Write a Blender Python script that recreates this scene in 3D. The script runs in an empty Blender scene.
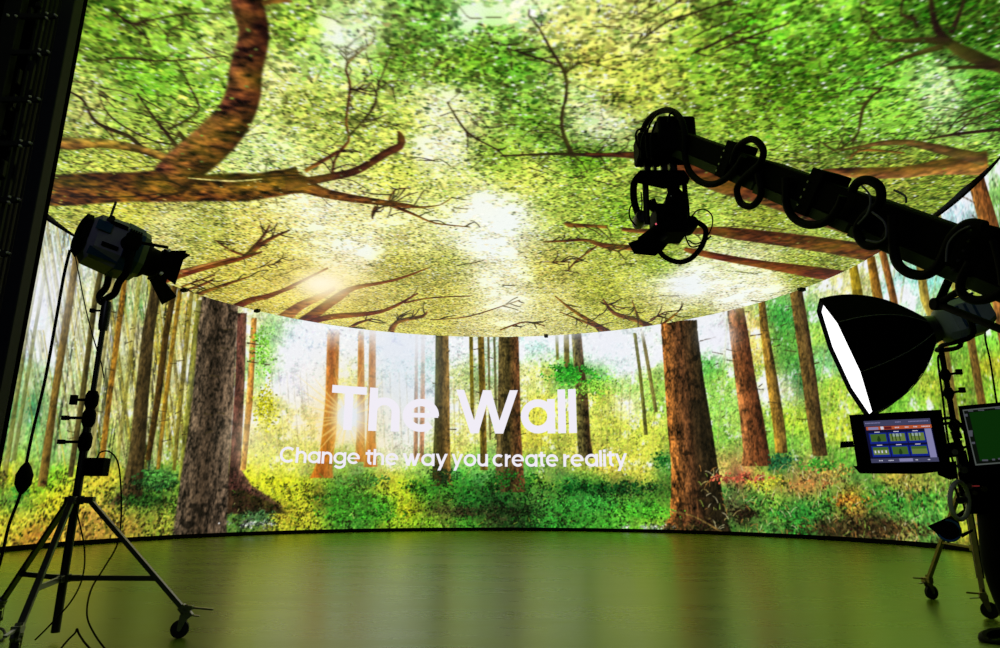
import bpy, bmesh, math, random
import numpy as np
from mathutils import Vector, Matrix
sc = bpy.context.scene
COL = sc.collection
# ---------------------------------------------------------------- camera, world, exposure
EYE = 0.9
FPX = 667.0
PITCH = math.atan(176 / 667)
camd = bpy.data.cameras.new('camera'); cam = bpy.data.objects.new('camera', camd)
COL.objects.link(cam); sc.camera = cam
camd.sensor_width = 36; camd.lens = FPX / 1000 * 36
camd.clip_start = 0.05; camd.clip_end = 200
cam.location = (0, 0, EYE)
cam.rotation_euler = (math.pi / 2 + PITCH, 0, 0)
wd = bpy.data.worlds.new('world'); sc.world = wd; wd.use_nodes = True
wd.node_tree.nodes['Background'].inputs[0].default_value = (0.6, 0.7, 0.6, 1)
wd.node_tree.nodes['Background'].inputs[1].default_value = 0.01
sc.view_settings.view_transform = 'Standard'
sc.view_settings.look = 'None'
sc.view_settings.gamma = 1
sc.view_settings.use_curve_mapping = False
sc.view_settings.exposure = 0.0
sc.cycles.use_denoising = True
sc.cycles.max_bounces = 6
sc.cycles.diffuse_bounces = 3
sc.cycles.glossy_bounces = 3
# added fill light behind the camera, brightens the near sides of the equipment
def area_lamp(name, loc, size, power, color, target):
    l = bpy.data.lights.new(name, 'AREA'); l.shape = 'RECTANGLE'; l.size = size[0]; l.size_y = size[1]
    l.energy = power; l.color = color
    o = bpy.data.objects.new(name, l); COL.objects.link(o); o.location = loc
    o.rotation_euler = (Vector(target) - Vector(loc)).to_track_quat('-Z', 'Y').to_euler()
    return o
area_lamp('added_fill_light', (-2, -4.5, 6.8), (3, 0.6), 60, (0.75, 0.8, 1.0), (-1, 4, 1.5))
# ---------------------------------------------------------------- the picture shown on the LED screens
# (computed cell by cell in the screens' own coordinates, metres along the arc and height / metres on the ceiling)
CX, CY, RW = -0.2, 12.4, 8.65          # centre and radius of the curved wall
ZTOP, ZBOT, ZCEIL = 6.20, 0.10, 6.01
_c, _s = math.cos(PITCH), math.sin(PITCH)
rng = np.random.default_rng(11)
def ray(x, y):
    a = (np.asarray(x, float) - 500); b = 324 - np.asarray(y, float)
    return a, FPX * _c - b * _s, b * _c + FPX * _s
def hit_wall(x, y):
    a, F, u = ray(x, y)
    A = a * a + F * F; B = -2 * (a * CX + F * CY); D = CX * CX + CY * CY - RW * RW
    k = (-B + np.sqrt(np.maximum(B * B - 4 * A * D, 0))) / (2 * A)
    X, Y, Z = a * k, F * k, EYE + u * k
    return np.arctan2(X - CX, Y - CY) * RW, Z
def hit_ceil(x, y):
    a, F, u = ray(x, y); k = (ZCEIL - EYE) / np.maximum(u, 1e-3)
    return a * k, F * k
def project(X, Y, Z):
    d = Y * _c + (Z - EYE) * _s; v = (Z - EYE) * _c - Y * _s
    ok = d > 0.3; d = np.maximum(d, 0.3)
    return np.where(ok, 500 + FPX * X / d, -999), np.where(ok, 324 - FPX * v / d, -999)
def up1(a, n):
    # smooth upsample of first axis to n samples
    t = np.linspace(0, a.shape[0] - 1.001, n); i = t.astype(int); f = t - i; f = f * f * (3 - 2 * f)
    f = f.reshape(-1, *([1] * (a.ndim - 1)))
    return a[i] * (1 - f) + a[i + 1] * f
def noise(h, w, sy, sx):
    g = rng.random((max(2, int(h / sy) + 2), max(2, int(w / sx) + 2)))
    return up1(up1(g, h).T, w).T
def fnoise(h, w, sy, sx, octv=4, p=0.55):
    r = np.zeros((h, w)); t = 0; a = 1
    for _ in range(octv):
        r += a * noise(h, w, max(sy, 1), max(sx, 1)); t += a; a *= p; sy /= 2; sx /= 2
    r /= t
    return (r - r.mean()) / (r.std() + 1e-6)
def field(ctrl, px, py, sig=26):
    # control samples (x, y, r, g, b, white, dark) -> smooth maps, via a coarse grid
    c = np.array([list(q) + [0.12, 0.3][len(q) - 5:] if len(q) < 7 else q for q in ctrl], float)
    gx = np.linspace(-150, 1150, 131); gy = np.linspace(-120, 620, 75)
    GX, GY = np.meshgrid(gx, gy)
    w = 1 / ((GX[..., None] - c[:, 0]) ** 2 + 1.6 * (GY[..., None] - c[:, 1]) ** 2 + sig * sig) ** 2
    G = (w[..., None] * c[None, None, :, 2:]).sum(2) / w.sum(2)[..., None]
    fx = np.clip((px + 150) / 10, 0, 129.99); fy = np.clip((py + 120) / 10, 0, 73.99)
    i = fx.astype(int); j = fy.astype(int); a = (fx - i)[..., None]; b = (fy - j)[..., None]
    return G[j, i] * (1 - a) * (1 - b) + G[j, i + 1] * a * (1 - b) + G[j + 1, i] * (1 - a) * b + G[j + 1, i + 1] * a * b
def dabs(img, n, prob, colfn, sizes, ang=None, asp=(0.35, 0.7), alpha=1.0):
    # n small leaf-shaped dabs where prob (0..1 map) allows; colfn(jj, ii) -> n x 3
    H, W = prob.shape
    j = rng.integers(0, H, n); i = rng.integers(0, W, n)
    keep = rng.random(n) < prob[j, i]; j = j[keep]; i = i[keep]
    cols = colfn(j, i); K = 14
    sel = rng.integers(0, K, len(j))
    for k in range(K):
        s = sizes[0] + (sizes[1] - sizes[0]) * rng.random() ** 1.7
        th = rng.random() * math.pi if ang is None else ang[0] + ang[1] * (rng.random() - 0.5)
        q = asp[0] + (asp[1] - asp[0]) * rng.random(); m = int(s + 1)
        yy, xx = np.mgrid[-m:m + 1, -m:m + 1]
        u = xx * math.cos(th) + yy * math.sin(th); v = -xx * math.sin(th) + yy * math.cos(th)
        ins = (np.abs(u) / s) ** 1.6 + (np.abs(v) / (s * q + 0.35)) ** 1.6 <= 1
        oy = yy[ins]; ox = xx[ins]; t = sel == k
        J = np.clip(j[t][:, None] + oy, 0, H - 1); I = np.clip(i[t][:, None] + ox, 0, W - 1)
        C = np.broadcast_to(cols[t][:, None, :], J.shape + (3,))
        img[J, I] = img[J, I] * (1 - alpha) + C * alpha
def smooth_path(pts, step):
    p = np.array(pts, float); out = []
    for k in range(len(p) - 1):
        p0 = p[max(k - 1, 0)]; p1 = p[k]; p2 = p[k + 1]; p3 = p[min(k + 2, len(p) - 1)]
        n = max(2, int(np.hypot(*(p2 - p1)[:2]) / step))
        t = np.linspace(0, 1, n, endpoint=False)[:, None]
        out.append(0.5 * (2 * p1 + (p2 - p0) * t + (2 * p0 - 5 * p1 + 4 * p2 - p3) * t ** 2 + (3 * p1 - p0 - 3 * p2 + p3) * t ** 3))
    out.append(p[-1:]); return np.vstack(out)
def quadfill(img, q, u0, u1, shade, ss):
    # q: 4 corners (col,row): L0,R0,R1,L1 ; v from -1 (left) to 1 (right), u along
    H, W = img.shape[:2]
    x0, y0 = np.floor(q.min(0)).astype(int) - 1; x1, y1 = np.ceil(q.max(0)).astype(int) + 2
    x0 = max(x0, 0); y0 = max(y0, 0); x1 = min(x1, W); y1 = min(y1, H)
    if x1 <= x0 or y1 <= y0 or (x1 - x0) * (y1 - y0) > 4e6: return
    X, Y = np.meshgrid(np.arange(x0, x1), np.arange(y0, y1))
    for tri, us, vs in (((0, 1, 2), (u0, u0, u1), (-1, 1, 1)), ((0, 2, 3), (u0, u1, u1), (-1, 1, -1))):
        A, B, C = q[tri[0]], q[tri[1]], q[tri[2]]
        d = (B[1] - C[1]) * (A[0] - C[0]) + (C[0] - B[0]) * (A[1] - C[1])
        if abs(d) < 1e-9: continue
        a = ((B[1] - C[1]) * (X - C[0]) + (C[0] - B[0]) * (Y - C[1])) / d
        b = ((C[1] - A[1]) * (X - C[0]) + (A[0] - C[0]) * (Y - C[1])) / d
        g = 1 - a - b; e = -1e-3
        m = (a >= e) & (b >= e) & (g >= e)
        if not m.any(): continue
        u = (a * us[0] + b * us[1] + g * us[2])[m]; v = (a * vs[0] + b * vs[1] + g * vs[2])[m]
        c, al = shade(u, v, Y[m], X[m])
        img[Y[m], X[m]] = img[Y[m], X[m]] * (1 - al[:, None]) + c * al[:, None]
def strip(img, torc, pts, shade, step=6, minw=0.0):
    p = smooth_path(pts, step)
    d = np.gradient(p[:, :2], axis=0); n = np.stack([-d[:, 1], d[:, 0]], 1)
    n /= np.maximum(np.hypot(n[:, 0], n[:, 1]), 1e-6)[:, None]
    hw = np.maximum(p[:, 2:3] / 2, minw / 2)
    L = np.stack(torc(*(p[:, :2] + n * hw).T), 1); Rr = np.stack(torc(*(p[:, :2] - n * hw).T), 1)
    cl = np.stack(torc(*p[:, :2].T), 1)
    u = np.r_[0, np.cumsum(np.hypot(*np.diff(cl, axis=0).T))]
    for k in range(len(p) - 1):
        quadfill(img, np.array([L[k], Rr[k], Rr[k + 1], L[k + 1]]), u[k], u[k + 1], shade, 1)
def trunk(img, torc, rows, shade):
    # rows: (y, xl, xr)
    r = np.array(rows, float); o = np.argsort(r[:, 0]); r = r[o]
    y = np.unique(np.r_[np.arange(r[0, 0], r[-1, 0], 5), r[:, 0]])
    xl = np.interp(y, r[:, 0], r[:, 1]); xr = np.interp(y, r[:, 0], r[:, 2])
    L = np.stack(torc(xl, y), 1); Rr = np.stack(torc(xr, y), 1)
    for k in range(len(y) - 1):
        quadfill(img, np.array([L[k], Rr[k], Rr[k + 1], L[k + 1]]), y[k], y[k + 1], shade, 1)
def lerp3(v, a, b, c):
    v = np.clip(v, -1, 1)[:, None]; a, b, c = (np.array(q, float) for q in (a, b, c))
    return np.where(v < 0, b + (a - b) * np.abs(v) ** 1.7, b + (c - b) * np.abs(v) ** .8)

# ---------------- ceiling canopy
RES = 0.0165
RESC = 0.0145
CXMIN, CXMAX, CYMIN, CYMAX = -8.85, 8.45, 3.9, 21.05
def paint_ceiling():
    W = int((CXMAX - CXMIN) / RESC); H = int((CYMAX - CYMIN) / RESC)
    xs = CXMIN + (np.arange(W)) * RESC; ys = CYMIN + (np.arange(H)) * RESC
    X, Y = np.meshgrid(xs, ys); px, py = project(X, Y, np.full_like(X, ZCEIL))
    ctrl = [
     (100,30,115,160,45,.05,.5),(180,30,130,185,55,.1,.3),(150,80,115,190,45,.02,.35),(90,110,175,190,100,.25,.3),(120,110,150,190,70,.1,.3),
     (180,120,150,185,70,.15,.3),(205,40,165,200,90,.3,.2),(215,90,135,190,60,.1,.3),(300,30,145,190,60,.1,.3),(345,38,195,220,165,.75,.1),(300,100,175,195,80,.3,.25),(275,80,195,205,120,.4,.2),
     (260,150,180,205,120,.35,.2),(320,60,150,195,90,.5,.2),(400,60,110,160,50,.12,.5),(440,20,100,165,50,.2,.4),(480,30,105,170,40,.15,.4),(515,60,80,150,35,.05,.6),(475,55,90,150,30,.02,.65),(470,22,190,230,190,.6,.2),(560,25,205,215,110,.3,.1),
     (530,8,190,225,160,.6,.1),(445,70,115,160,50,.1,.5),(440,105,200,210,150,.6,.15),(437,150,215,220,170,.7,.1),(400,120,165,190,75,.2,.3),(350,130,160,185,75,.15,.3),(540,120,105,160,45,.05,.5),(600,60,190,200,80,.12,.2),(630,35,200,215,110,.2,.2),
     (650,80,175,195,75,.12,.3),(700,60,140,190,55,.08,.3),(720,100,130,175,50,.06,.4),(760,40,100,180,40,.06,.4),(820,15,110,180,50,.06,.35),(850,40,95,165,35,.04,.45),(870,80,100,175,45,.06,.4),(960,20,60,125,25,.03,.6),(985,90,70,140,35,.05,.5),
     (800,90,90,150,30,.03,.55),(900,110,115,180,55,.2,.3),(940,95,160,205,130,.3,.25),(600,120,205,220,175,.75,.1),(580,105,165,195,110,.35,.2),(620,100,165,185,65,.1,.3),(520,180,180,200,75,.12,.2),(560,200,155,185,70,.1,.3),(610,180,160,190,70,.1,.3),(590,160,80,140,25,.02,.6),
     (590,225,150,180,65,.1,.3),(480,210,235,235,200,.8,.05),(505,215,225,235,200,.75,.05),(450,190,190,205,100,.3,.2),(400,170,185,200,80,.15,.2),(420,240,205,205,120,.35,.2),(490,245,235,235,205,.8,.05),(460,243,230,230,190,.7,.05),(350,225,210,205,130,.4,.2),(320,215,225,220,170,.6,.1),(300,220,215,205,130,.5,.15),
     (355,250,235,230,195,.75,.05),(270,235,190,180,80,.2,.3),(200,230,165,175,75,.2,.35),(230,270,180,170,70,.15,.35),(170,225,190,190,110,.3,.35),(130,215,180,185,70,.15,.35),(150,250,190,185,110,.35,.3),(130,160,165,180,70,.15,.3),(70,160,165,190,75,.12,.3),
     (400,265,165,165,70,.1,.45),(450,255,130,140,50,.05,.6),(440,300,180,175,75,.15,.35),(505,275,225,220,170,.65,.1),(510,300,220,215,165,.6,.1),(550,270,165,165,70,.1,.4),(550,300,200,195,110,.3,.2),(600,290,155,165,60,.08,.45),(640,250,165,175,70,.15,.35),(685,285,240,240,225,.9,.03),(665,300,190,190,120,.35,.2),(660,260,120,155,45,.05,.5),
     (730,300,225,220,190,.65,.1),(755,295,230,230,200,.7,.05),(640,315,165,170,65,.1,.4),(700,318,150,160,65,.1,.45),(770,290,215,215,160,.5,.1),(800,275,130,150,50,.05,.5),(760,220,140,160,55,.05,.45),(900,185,135,150,55,.05,.4),(930,185,120,150,45,.05,.4),(700,215,150,185,70,.15,.35),(830,200,130,165,60,.15,.4),
     (480,325,210,200,125,.35,.25),(430,322,185,180,80,.15,.3),(350,310,190,180,85,.2,.3),(290,295,200,185,80,.2,.2),(620,215,110,160,40,.03,.55),(500,160,120,160,50,.05,.45),(740,265,200,210,150,.4,.2),(270,285,200,185,80,.25,.2)]
    F = field(ctrl, px, py, 17); B = F[..., :3] * 1.02 + np.array([8, 2, 0]); Wh = F[..., 3]; Dk = F[..., 4]
    big = fnoise(H, W, 60, 60, 4); mid = fnoise(H, W, 22, 22, 4); fine = fnoise(H, W, 8, 8, 3)
    img = np.empty((H, W, 3)); sky = np.array([236, 244, 236.])
    img[:] = sky
    img = img * (.15 + .6 * Wh[..., None]) + (.85 - .6 * Wh[..., None]) * np.clip(B * 1.2 + 22, 0, 255)
    th = np.clip(1.26 - 1.15 * Wh - (0.3 * mid + 0.2 * big + .2 * fine) * (0.3 + 1.9 * Wh), 0, 1)       # leaf cover
    def colf(mul, jit, tint=(0, 0, 0)):
        def f(j, i):
            b = B[j, i] * (mul * (1 + .06 * mid[j, i] + .05 * big[j, i]))[:, None] if np.ndim(mul) else B[j, i] * mul * (1 + .07 * mid[j, i] + .06 * big[j, i])[:, None]
            r = rng.normal(0, 1, (len(j), 1)); t = rng.normal(0, 1, (len(j), 1))
            return np.clip(b * (1 + jit * r) + t * np.array([14, 3, 6.]) + np.array(tint, float), 0, 255)
        return f
    near = np.clip((12 - Y) / 6, 0, 1)
    N = H * W
    dkp = np.clip(Dk * 1.0 + 0.2 * fine + 0.2 * mid - 0.05, 0, 1)
    dabs(img, int(N / 7), th, colf(0.92, 0.12), (2, 4.5))
    dabs(img, int(N / 9), th * (0.2 + dkp), colf(0.69, 0.18, (-8, 0, -8)), (1.4, 4))
    dabs(img, int(N / 5), th * (1 - 0.5 * dkp), colf(1.06, 0.12), (1.2, 4))
    dabs(img, int(N / 7), th * np.clip(0.6 - 0.4 * mid, 0, 1), colf(1.28, 0.12, (12, 10, 0)), (1.2, 3.4))
    dabs(img, int(N / 34), th * near * np.clip(0.6 - 0.3 * mid, 0, 1), colf(1.22, 0.14), (3, 6.5))
    dabs(img, int(N / 16), th * near * dkp, colf(0.7, 0.18), (2.5, 5))
    dabs(img, int(N / 7), th * (0.08 + dkp) * 0.9, colf(0.47, 0.28, (-6, -2, -8)), (0.8, 2.4), asp=(.3, .6))
    dabs(img, int(N / 40), th * (0.1 + dkp), colf(0.3, 0.4), (1, 3), asp=(.15, .4))
    wp = np.clip(0.04 + 0.8 * Wh - 0.35 * fine * (0.2 + Wh) - .2 * mid * Wh, 0, 1)
    dabs(img, int(N / 14), wp, lambda j, i: np.clip(np.array([238, 244, 240.]) + rng.normal(0, 9, (len(j), 1)), 0, 255), (0.9, 2.4))
    # fine twigs
    def torc(x, y):
        a, b = hit_ceil(x, y); return (a - CXMIN) / RESC, (b - CYMIN) / RESC
    bark = fnoise(H, W, 7, 9, 4); moss = fnoise(H, W, 40, 40, 3)
    def wood(cl, cm, cr, con=0.18, soft=True):
        def sh(u, v, j, i):
            c = lerp3(v, cl, cm, cr) * (1 + con * bark[j, i] + 0.12 * moss[j, i])[:, None]
            c += np.clip(moss[j, i], -1, 2)[:, None] * np.array([2, 9, -2.])
            al = np.clip((1.04 - np.abs(v)) * 6, 0, 1) if soft else np.ones_like(v)
            return np.clip(c, 0, 255), al
        return sh
    brown = wood((150, 95, 45), (105, 62, 24), (60, 38, 14))
    lit = wood((70, 45, 14), (135, 95, 38), (120, 100, 40), 0.25)
    dark = wood((62, 46, 24), (46, 34, 18), (34, 26, 12), .12)
    red = wood((110, 50, 22), (96, 40, 20), (60, 26, 12), .15)
    warm = wood((170, 105, 60), (140, 84, 44), (105, 62, 34), .15)
    Bn = lambda pts, m, w=1.1: strip(img, torc, pts, m, 5, w)
    # random twigs following the canopy
    for k in range(330):
        x = rng.uniform(60, 1000); y = rng.uniform(0, 310); a = rng.uniform(0, 6.28); pts = [(x, y, 1.0)]
        if rng.random() < 0.45: a = rng.choice([2.75, 0.35, -0.4, 3.5]) + rng.normal(0, .25)
        for _ in range(rng.integers(2, 5)):
            a += rng.normal(0, 0.45); L = rng.uniform(6, 20) * (1 if y < 200 else .6)
            x += math.cos(a) * L; y += math.sin(a) * L * (0.8 if y < 200 else .4); pts.append((x, y, .6))
        if y > -30 and (pts[0][1] < 190 or rng.random() < .3): Bn(pts, dark, 0.6)
    def fuzz(pts, n, m, L=18):
        p = np.array(pts)
        for _ in range(n):
            k = rng.integers(0, len(p) - 1); t = rng.random(); q = p[k] * (1 - t) + p[k + 1] * t
            a = math.atan2(p[k + 1][1] - p[k][1], p[k + 1][0] - p[k][0]) + rng.choice([-1, 1]) * rng.uniform(.3, 1.1)
            l = L * rng.uniform(.4, 1.3); a2 = a + rng.normal(0, .5)
            x1, y1 = q[0] + math.cos(a) * l, q[1] + math.sin(a) * l * .7
            Bn([(q[0], q[1], 1.4), (x1, y1, 1), (x1 + math.cos(a2) * l * .8, y1 + math.sin(a2) * l * .6, .6)], m, .8)
    thin = [
     [(66,90,1.5),(83,100,2.5),(96,122,3.2),(130,137,4),(142,148,5),(170,160,6)],
     [(98,93,1),(111,117,1.4),(148,139,1.5),(176,145,1.5)], [(137,93,2),(151,114,2.6),(164,130,3.4),(177,147,4.5)],
     [(168,130,2.6),(198,111,2.2),(191,89,1.6),(176,59,1)], [(111,8,1.5),(130,23,2.4),(151,20,1.8),(185,14,1.8),(222,14,1)],
     [(130,23,1.5),(150,40,1)], [(167,42,2),(170,30,1.8),(185,23,1.2)], [(90,62,1.5),(122,58,2.2),(165,61,1.6),(225,56,1)], [(178,132,4),(187,142,6)],
     [(305,171,4.5),(343,148,3.4),(349,136,2.6),(346,123,2.6),(350,86,2.8),(347,65,2.2),(373,42,1.2)],
     [(349,136,2),(373,108,2.2),(378,86,1.6),(393,49,1)], [(347,65,1.5),(345,45,1)], [(350,90,1.5),(372,88,1)],[(332,175,3),(335,160,2.4),(345,146,2)],
     [(447,102,1.2),(460,123,2),(472,136,1.8),(500,151,1)],
     [(572,154,5),(563,133,4),(562,114,3.2),(566,96,3),(565,74,3.6),(549,46,2.4),(537,25,1.6),(528,15,1)],
     [(506,48,1.2),(531,56,1.8),(560,66,2)], [(500,156,1.5),(555,154,3),(600,155,4),(636,154,6)], [(565,74,2),(580,62,1)],
     [(639,42,1),(667,22,2),(697,12,2),(731,0,2)], [(691,54,1.2),(722,40,2.2),(750,25,2.2)], [(716,51,1),(750,37,2),(790,23,1.5)],
     [(688,40,1),(716,26,1.4),(750,15,1.4),(775,8,1)], [(633,17,1),(657,2,1.4)], [(641,24,1.5),(690,-5,1.6)],
     [(883,86,1.2),(870,99,2.4),(863,108,4),(858,133,2),(852,142,2.6)], [(860,0,1.2),(864,20,1.6),(880,40,1.2)],
     [(947,133,1.2),(963,114,1.6),(1000,99,1.2)], [(923,140,1.2),(957,134,3),(1003,129,3.5)], [(957,134,1),(975,118,1.4),(1003,108,1.2)],
     [(410,188,1.2),(395,190,1.5),(389,200,2.4)], [(373,219,1),(372,214,2),(376,206,3.4)], [(386,203,4),(413,214,2.5),(435,223,1.6),(470,227,.9)],
     [(386,203,4),(413,207,2.6),(440,205,1),(452,197,.8)],
     [(250,252,5),(262,238,3.4),(270,225,1.4)], [(246,256,6),(268,240,4),(290,230,1.4)], [(215,240,1),(230,250,2),(246,256,3)],
     [(180,292,2),(204,284,2.8),(215,278,1)], [(189,297,4),(230,283,3),(251,276,1.2)], [(181,287,2),(215,275,1.5)],
     [(348,329,3),(358,323,3),(372,319,1.5)], [(391,332,7),(397,322,4.5),(423,316,3.2),(427,311,1)], [(397,322,2),(400,315,1)], [(250,270,1),(281,262,1)],
     [(555,296,1),(571,309,3),(593,323,4.4),(609,333,7)], [(560,312,1),(585,322,2.2),(600,328,3.5)],
     [(603,299,1.6),(614,313,4),(636,320,4.6),(652,328,7)], [(632,300,1),(636,312,2.2),(640,322,3.4)], [(650,320,2),(665,312,1)], [(600,302,1),(625,309,1.2)],
     [(565,222,1.6),(569,225,5),(593,226,3),(607,227,3.6)], [(622,229,4),(640,231,4.6),(690,231,5)],
     [(543,242,1),(562,241,2.5),(586,240,3.2),(602,245,5),(634,248,6)], [(568,271,1.4),(575,262,2),(597,246,1.8)], [(600,246,2),(620,252,1.4)],
     [(540,262,1),(570,262,1.2)], [(430,320,1),(470,316,1.2),(520,300,1)], [(500,330,1.5),(525,322,1.5),(545,326,1)], [(660,326,2.4),(672,317,2.4),(679,311,1)],
     [(850,160,1),(860,150,3),(905,153,1.5)], [(818,140,1),(836,151,3),(845,145,2),(852,140,1)]]
    for p in thin:
        Bn(p, dark if p[0][1] < 160 else brown, 1.0)
        fuzz(p, 5, dark, 14 if p[0][1] < 230 else 9)
    Bn([(55,142,13),(75,144,12),(99,143,10),(139,149,8),(172,160,9)], lit)
    Bn([(163,279,10),(201,268,7),(235,260,4.5),(262,252,1.5)], red)
    Bn([(163,277,4),(201,266,2.5),(235,257,1.5)], warm)
    Bn([(229,311,8),(248,301,6.5),(264,297,5),(281,291,3.6),(300,282,3),(328,268,2)], red)
    Bn([(264,299,3),(282,292,2),(296,287,1.2)], red)
    Bn([(281,321,14),(300,306,9),(322,296,6),(335,288,4)], warm)
    Bn([(302,325,15),(320,310,10),(340,296,9),(354,288,5),(385,282,3),(404,277,2.4),(428,268,1.2)], red)
    Bn([(306,324,5),(330,317,6),(373,313,4.2),(395,306,3.2),(418,293,1.5)], red)
    Bn([(404,303,2),(430,298,1.5),(470,296,1)], brown)
    # right-hand trunks
    D = wood((92, 58, 32), (96, 52, 20), (64, 34, 12), .22)
    Bn([(585,154,2),(615,155,4),(640,156,8),(665,160,15),(690,168,22),(720,182,22),(760,193,22),(800,206,24),(852,224,24),(900,240,26),(930,248,26)], D)
    Bn([(690,231,6),(715,231,9),(731,233,12),(780,239,14),(830,246,16),(882,255,18)], D)
    Bn([(684,249,2.5),(692,251,6),(720,257,7),(760,264,8),(812,272,12),(850,278,13)], wood((120,62,32),(104,46,22),(70,28,12),.15))
    Bn([(815,171,1.5),(835,172,8),(870,173,12),(905,172,12),(941,167,16),(988,163,26)], wood((165,110,60),(110,66,30),(62,38,14),.2))
    Bn([(836,151,2),(860,147,3),(883,143,5),(910,143,7),(947,151,10),(985,160,13)], wood((70,52,30),(84,56,28),(50,34,14),.2))
    Bn([(915,-60,3),(926,-30,4),(930,-8,5),(934,20,7),(942,36,9),(955,47,12),(972,56,15),(1003,68,13),(1050,80,16),(1120,95,20)], dark)
    Bn([(966,-6,3),(959,15,4),(951,33,6)], dark); Bn([(950,42,8),(923,40,6),(905,41,4),(883,40,2)], dark)
    Bn([(944,46,6),(910,56,4),(880,68,1.4)], dark); Bn([(904,-3,2),(901,14,3),(914,19,5),(917,28,3)], dark); Bn([(947,68,4),(975,67,4),(1003,69,5)], dark)
    Bn([(883,40,2),(870,25,1.2),(864,8,1)], dark)
    # great left-hand tree
    rough = wood((84, 50, 14), (104, 66, 22), (50, 32, 10), 0.36)
    Bn([(-10,190,32),(36,190,32),(66,190,33),(95,188,33),(130,187,31),(165,186,33),(200,188,28),(240,187,30),(252,187,28),(285,182,27),(300,178,26)], rough)
    Bn([(285,182,26),(305,185,18),(321,192,11),(350,198,8),(386,203,6),(413,206,3)], rough)
    Bn([(285,184,14),(309,181,9),(335,176,8),(358,170,8),(386,153,8),(400,146,8),(401,138,8),(398,131,2)], wood((80,50,22),(86,48,20),(48,28,10),.15))
    limb = wood((96, 58, 34), (104, 62, 26), (50, 28, 10), 0.34)
    Bn([(225,-190,20),(240,-120,24),(250,-60,28),(248,-25,30),(247,0,34),(253,25,32),(253,42,33),(246,70,35),(243,95,37),(232,120,40),(209,145,43),(185,165,42),(168,182,40)], limb)
    Bn([(262,4,6),(272,1,6),(292,1,3)], wood((150,110,40),(130,90,30),(90,60,20)))
    # creases along the trunk
    for p in ([(195,182,1),(228,180,2.6),(270,176,2.6),(300,175,1.5)], [(130,182,1),(165,180,2),(185,190,2.4),(160,197,2),(150,200,1)], [(250,180,1),(275,171,1.5),(302,173,1)], [(70,196,1),(120,197,1.4),(170,193,1)]):
        Bn(p, wood((45,28,8),(40,24,8),(60,40,16)))
    Bn([(188,178,1),(230,181,1.8),(262,179,1)], wood((190,175,110),(190,175,110),(170,150,90)))
    # leaves over the wood edges
    dabs(img, int(N / 900), th * (Y > 5), colf(.7, 0.2), (1.5, 3))
    img = soften(img, .12)
    # the sun through the branches
    def glow(x, y, r, col, amt, yx=0.55):
        d2 = (px - x) ** 2 + ((py - y) / yx) ** 2
        a = amt * np.exp(-d2 / (r * r)); img[:] = img + (np.array(col, float) - img) * np.clip(a, 0, 1)[..., None]
    glow(325, 286, 48, (255, 225, 120), .5); glow(322, 284, 20, (255, 255, 250), 1.0, .5); glow(325, 286, 30, (255, 240, 200), .7)
    glow(685, 286, 20, (238, 242, 246), .75, .6); glow(508, 303, 14, (250, 245, 225), .5); glow(484, 210, 20, (250, 250, 235), .45); glow(344, 40, 22, (230, 248, 240), .35)
    img = soften(img, 0.16)
    # LED picture curve
    return xs, ys, np.clip(img, 0, 255)
def soften(img, k):
    o = img * (1 - 4 * k)
    o[1:] += img[:-1] * k; o[:1] += img[:1] * k; o[:-1] += img[1:] * k; o[-1:] += img[-1:] * k
    o[:, 1:] += img[:, :-1] * k; o[:, :1] += img[:, :1] * k; o[:, :-1] += img[:, 1:] * k; o[:, -1:] += img[:, -1:] * k
    return o

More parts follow.
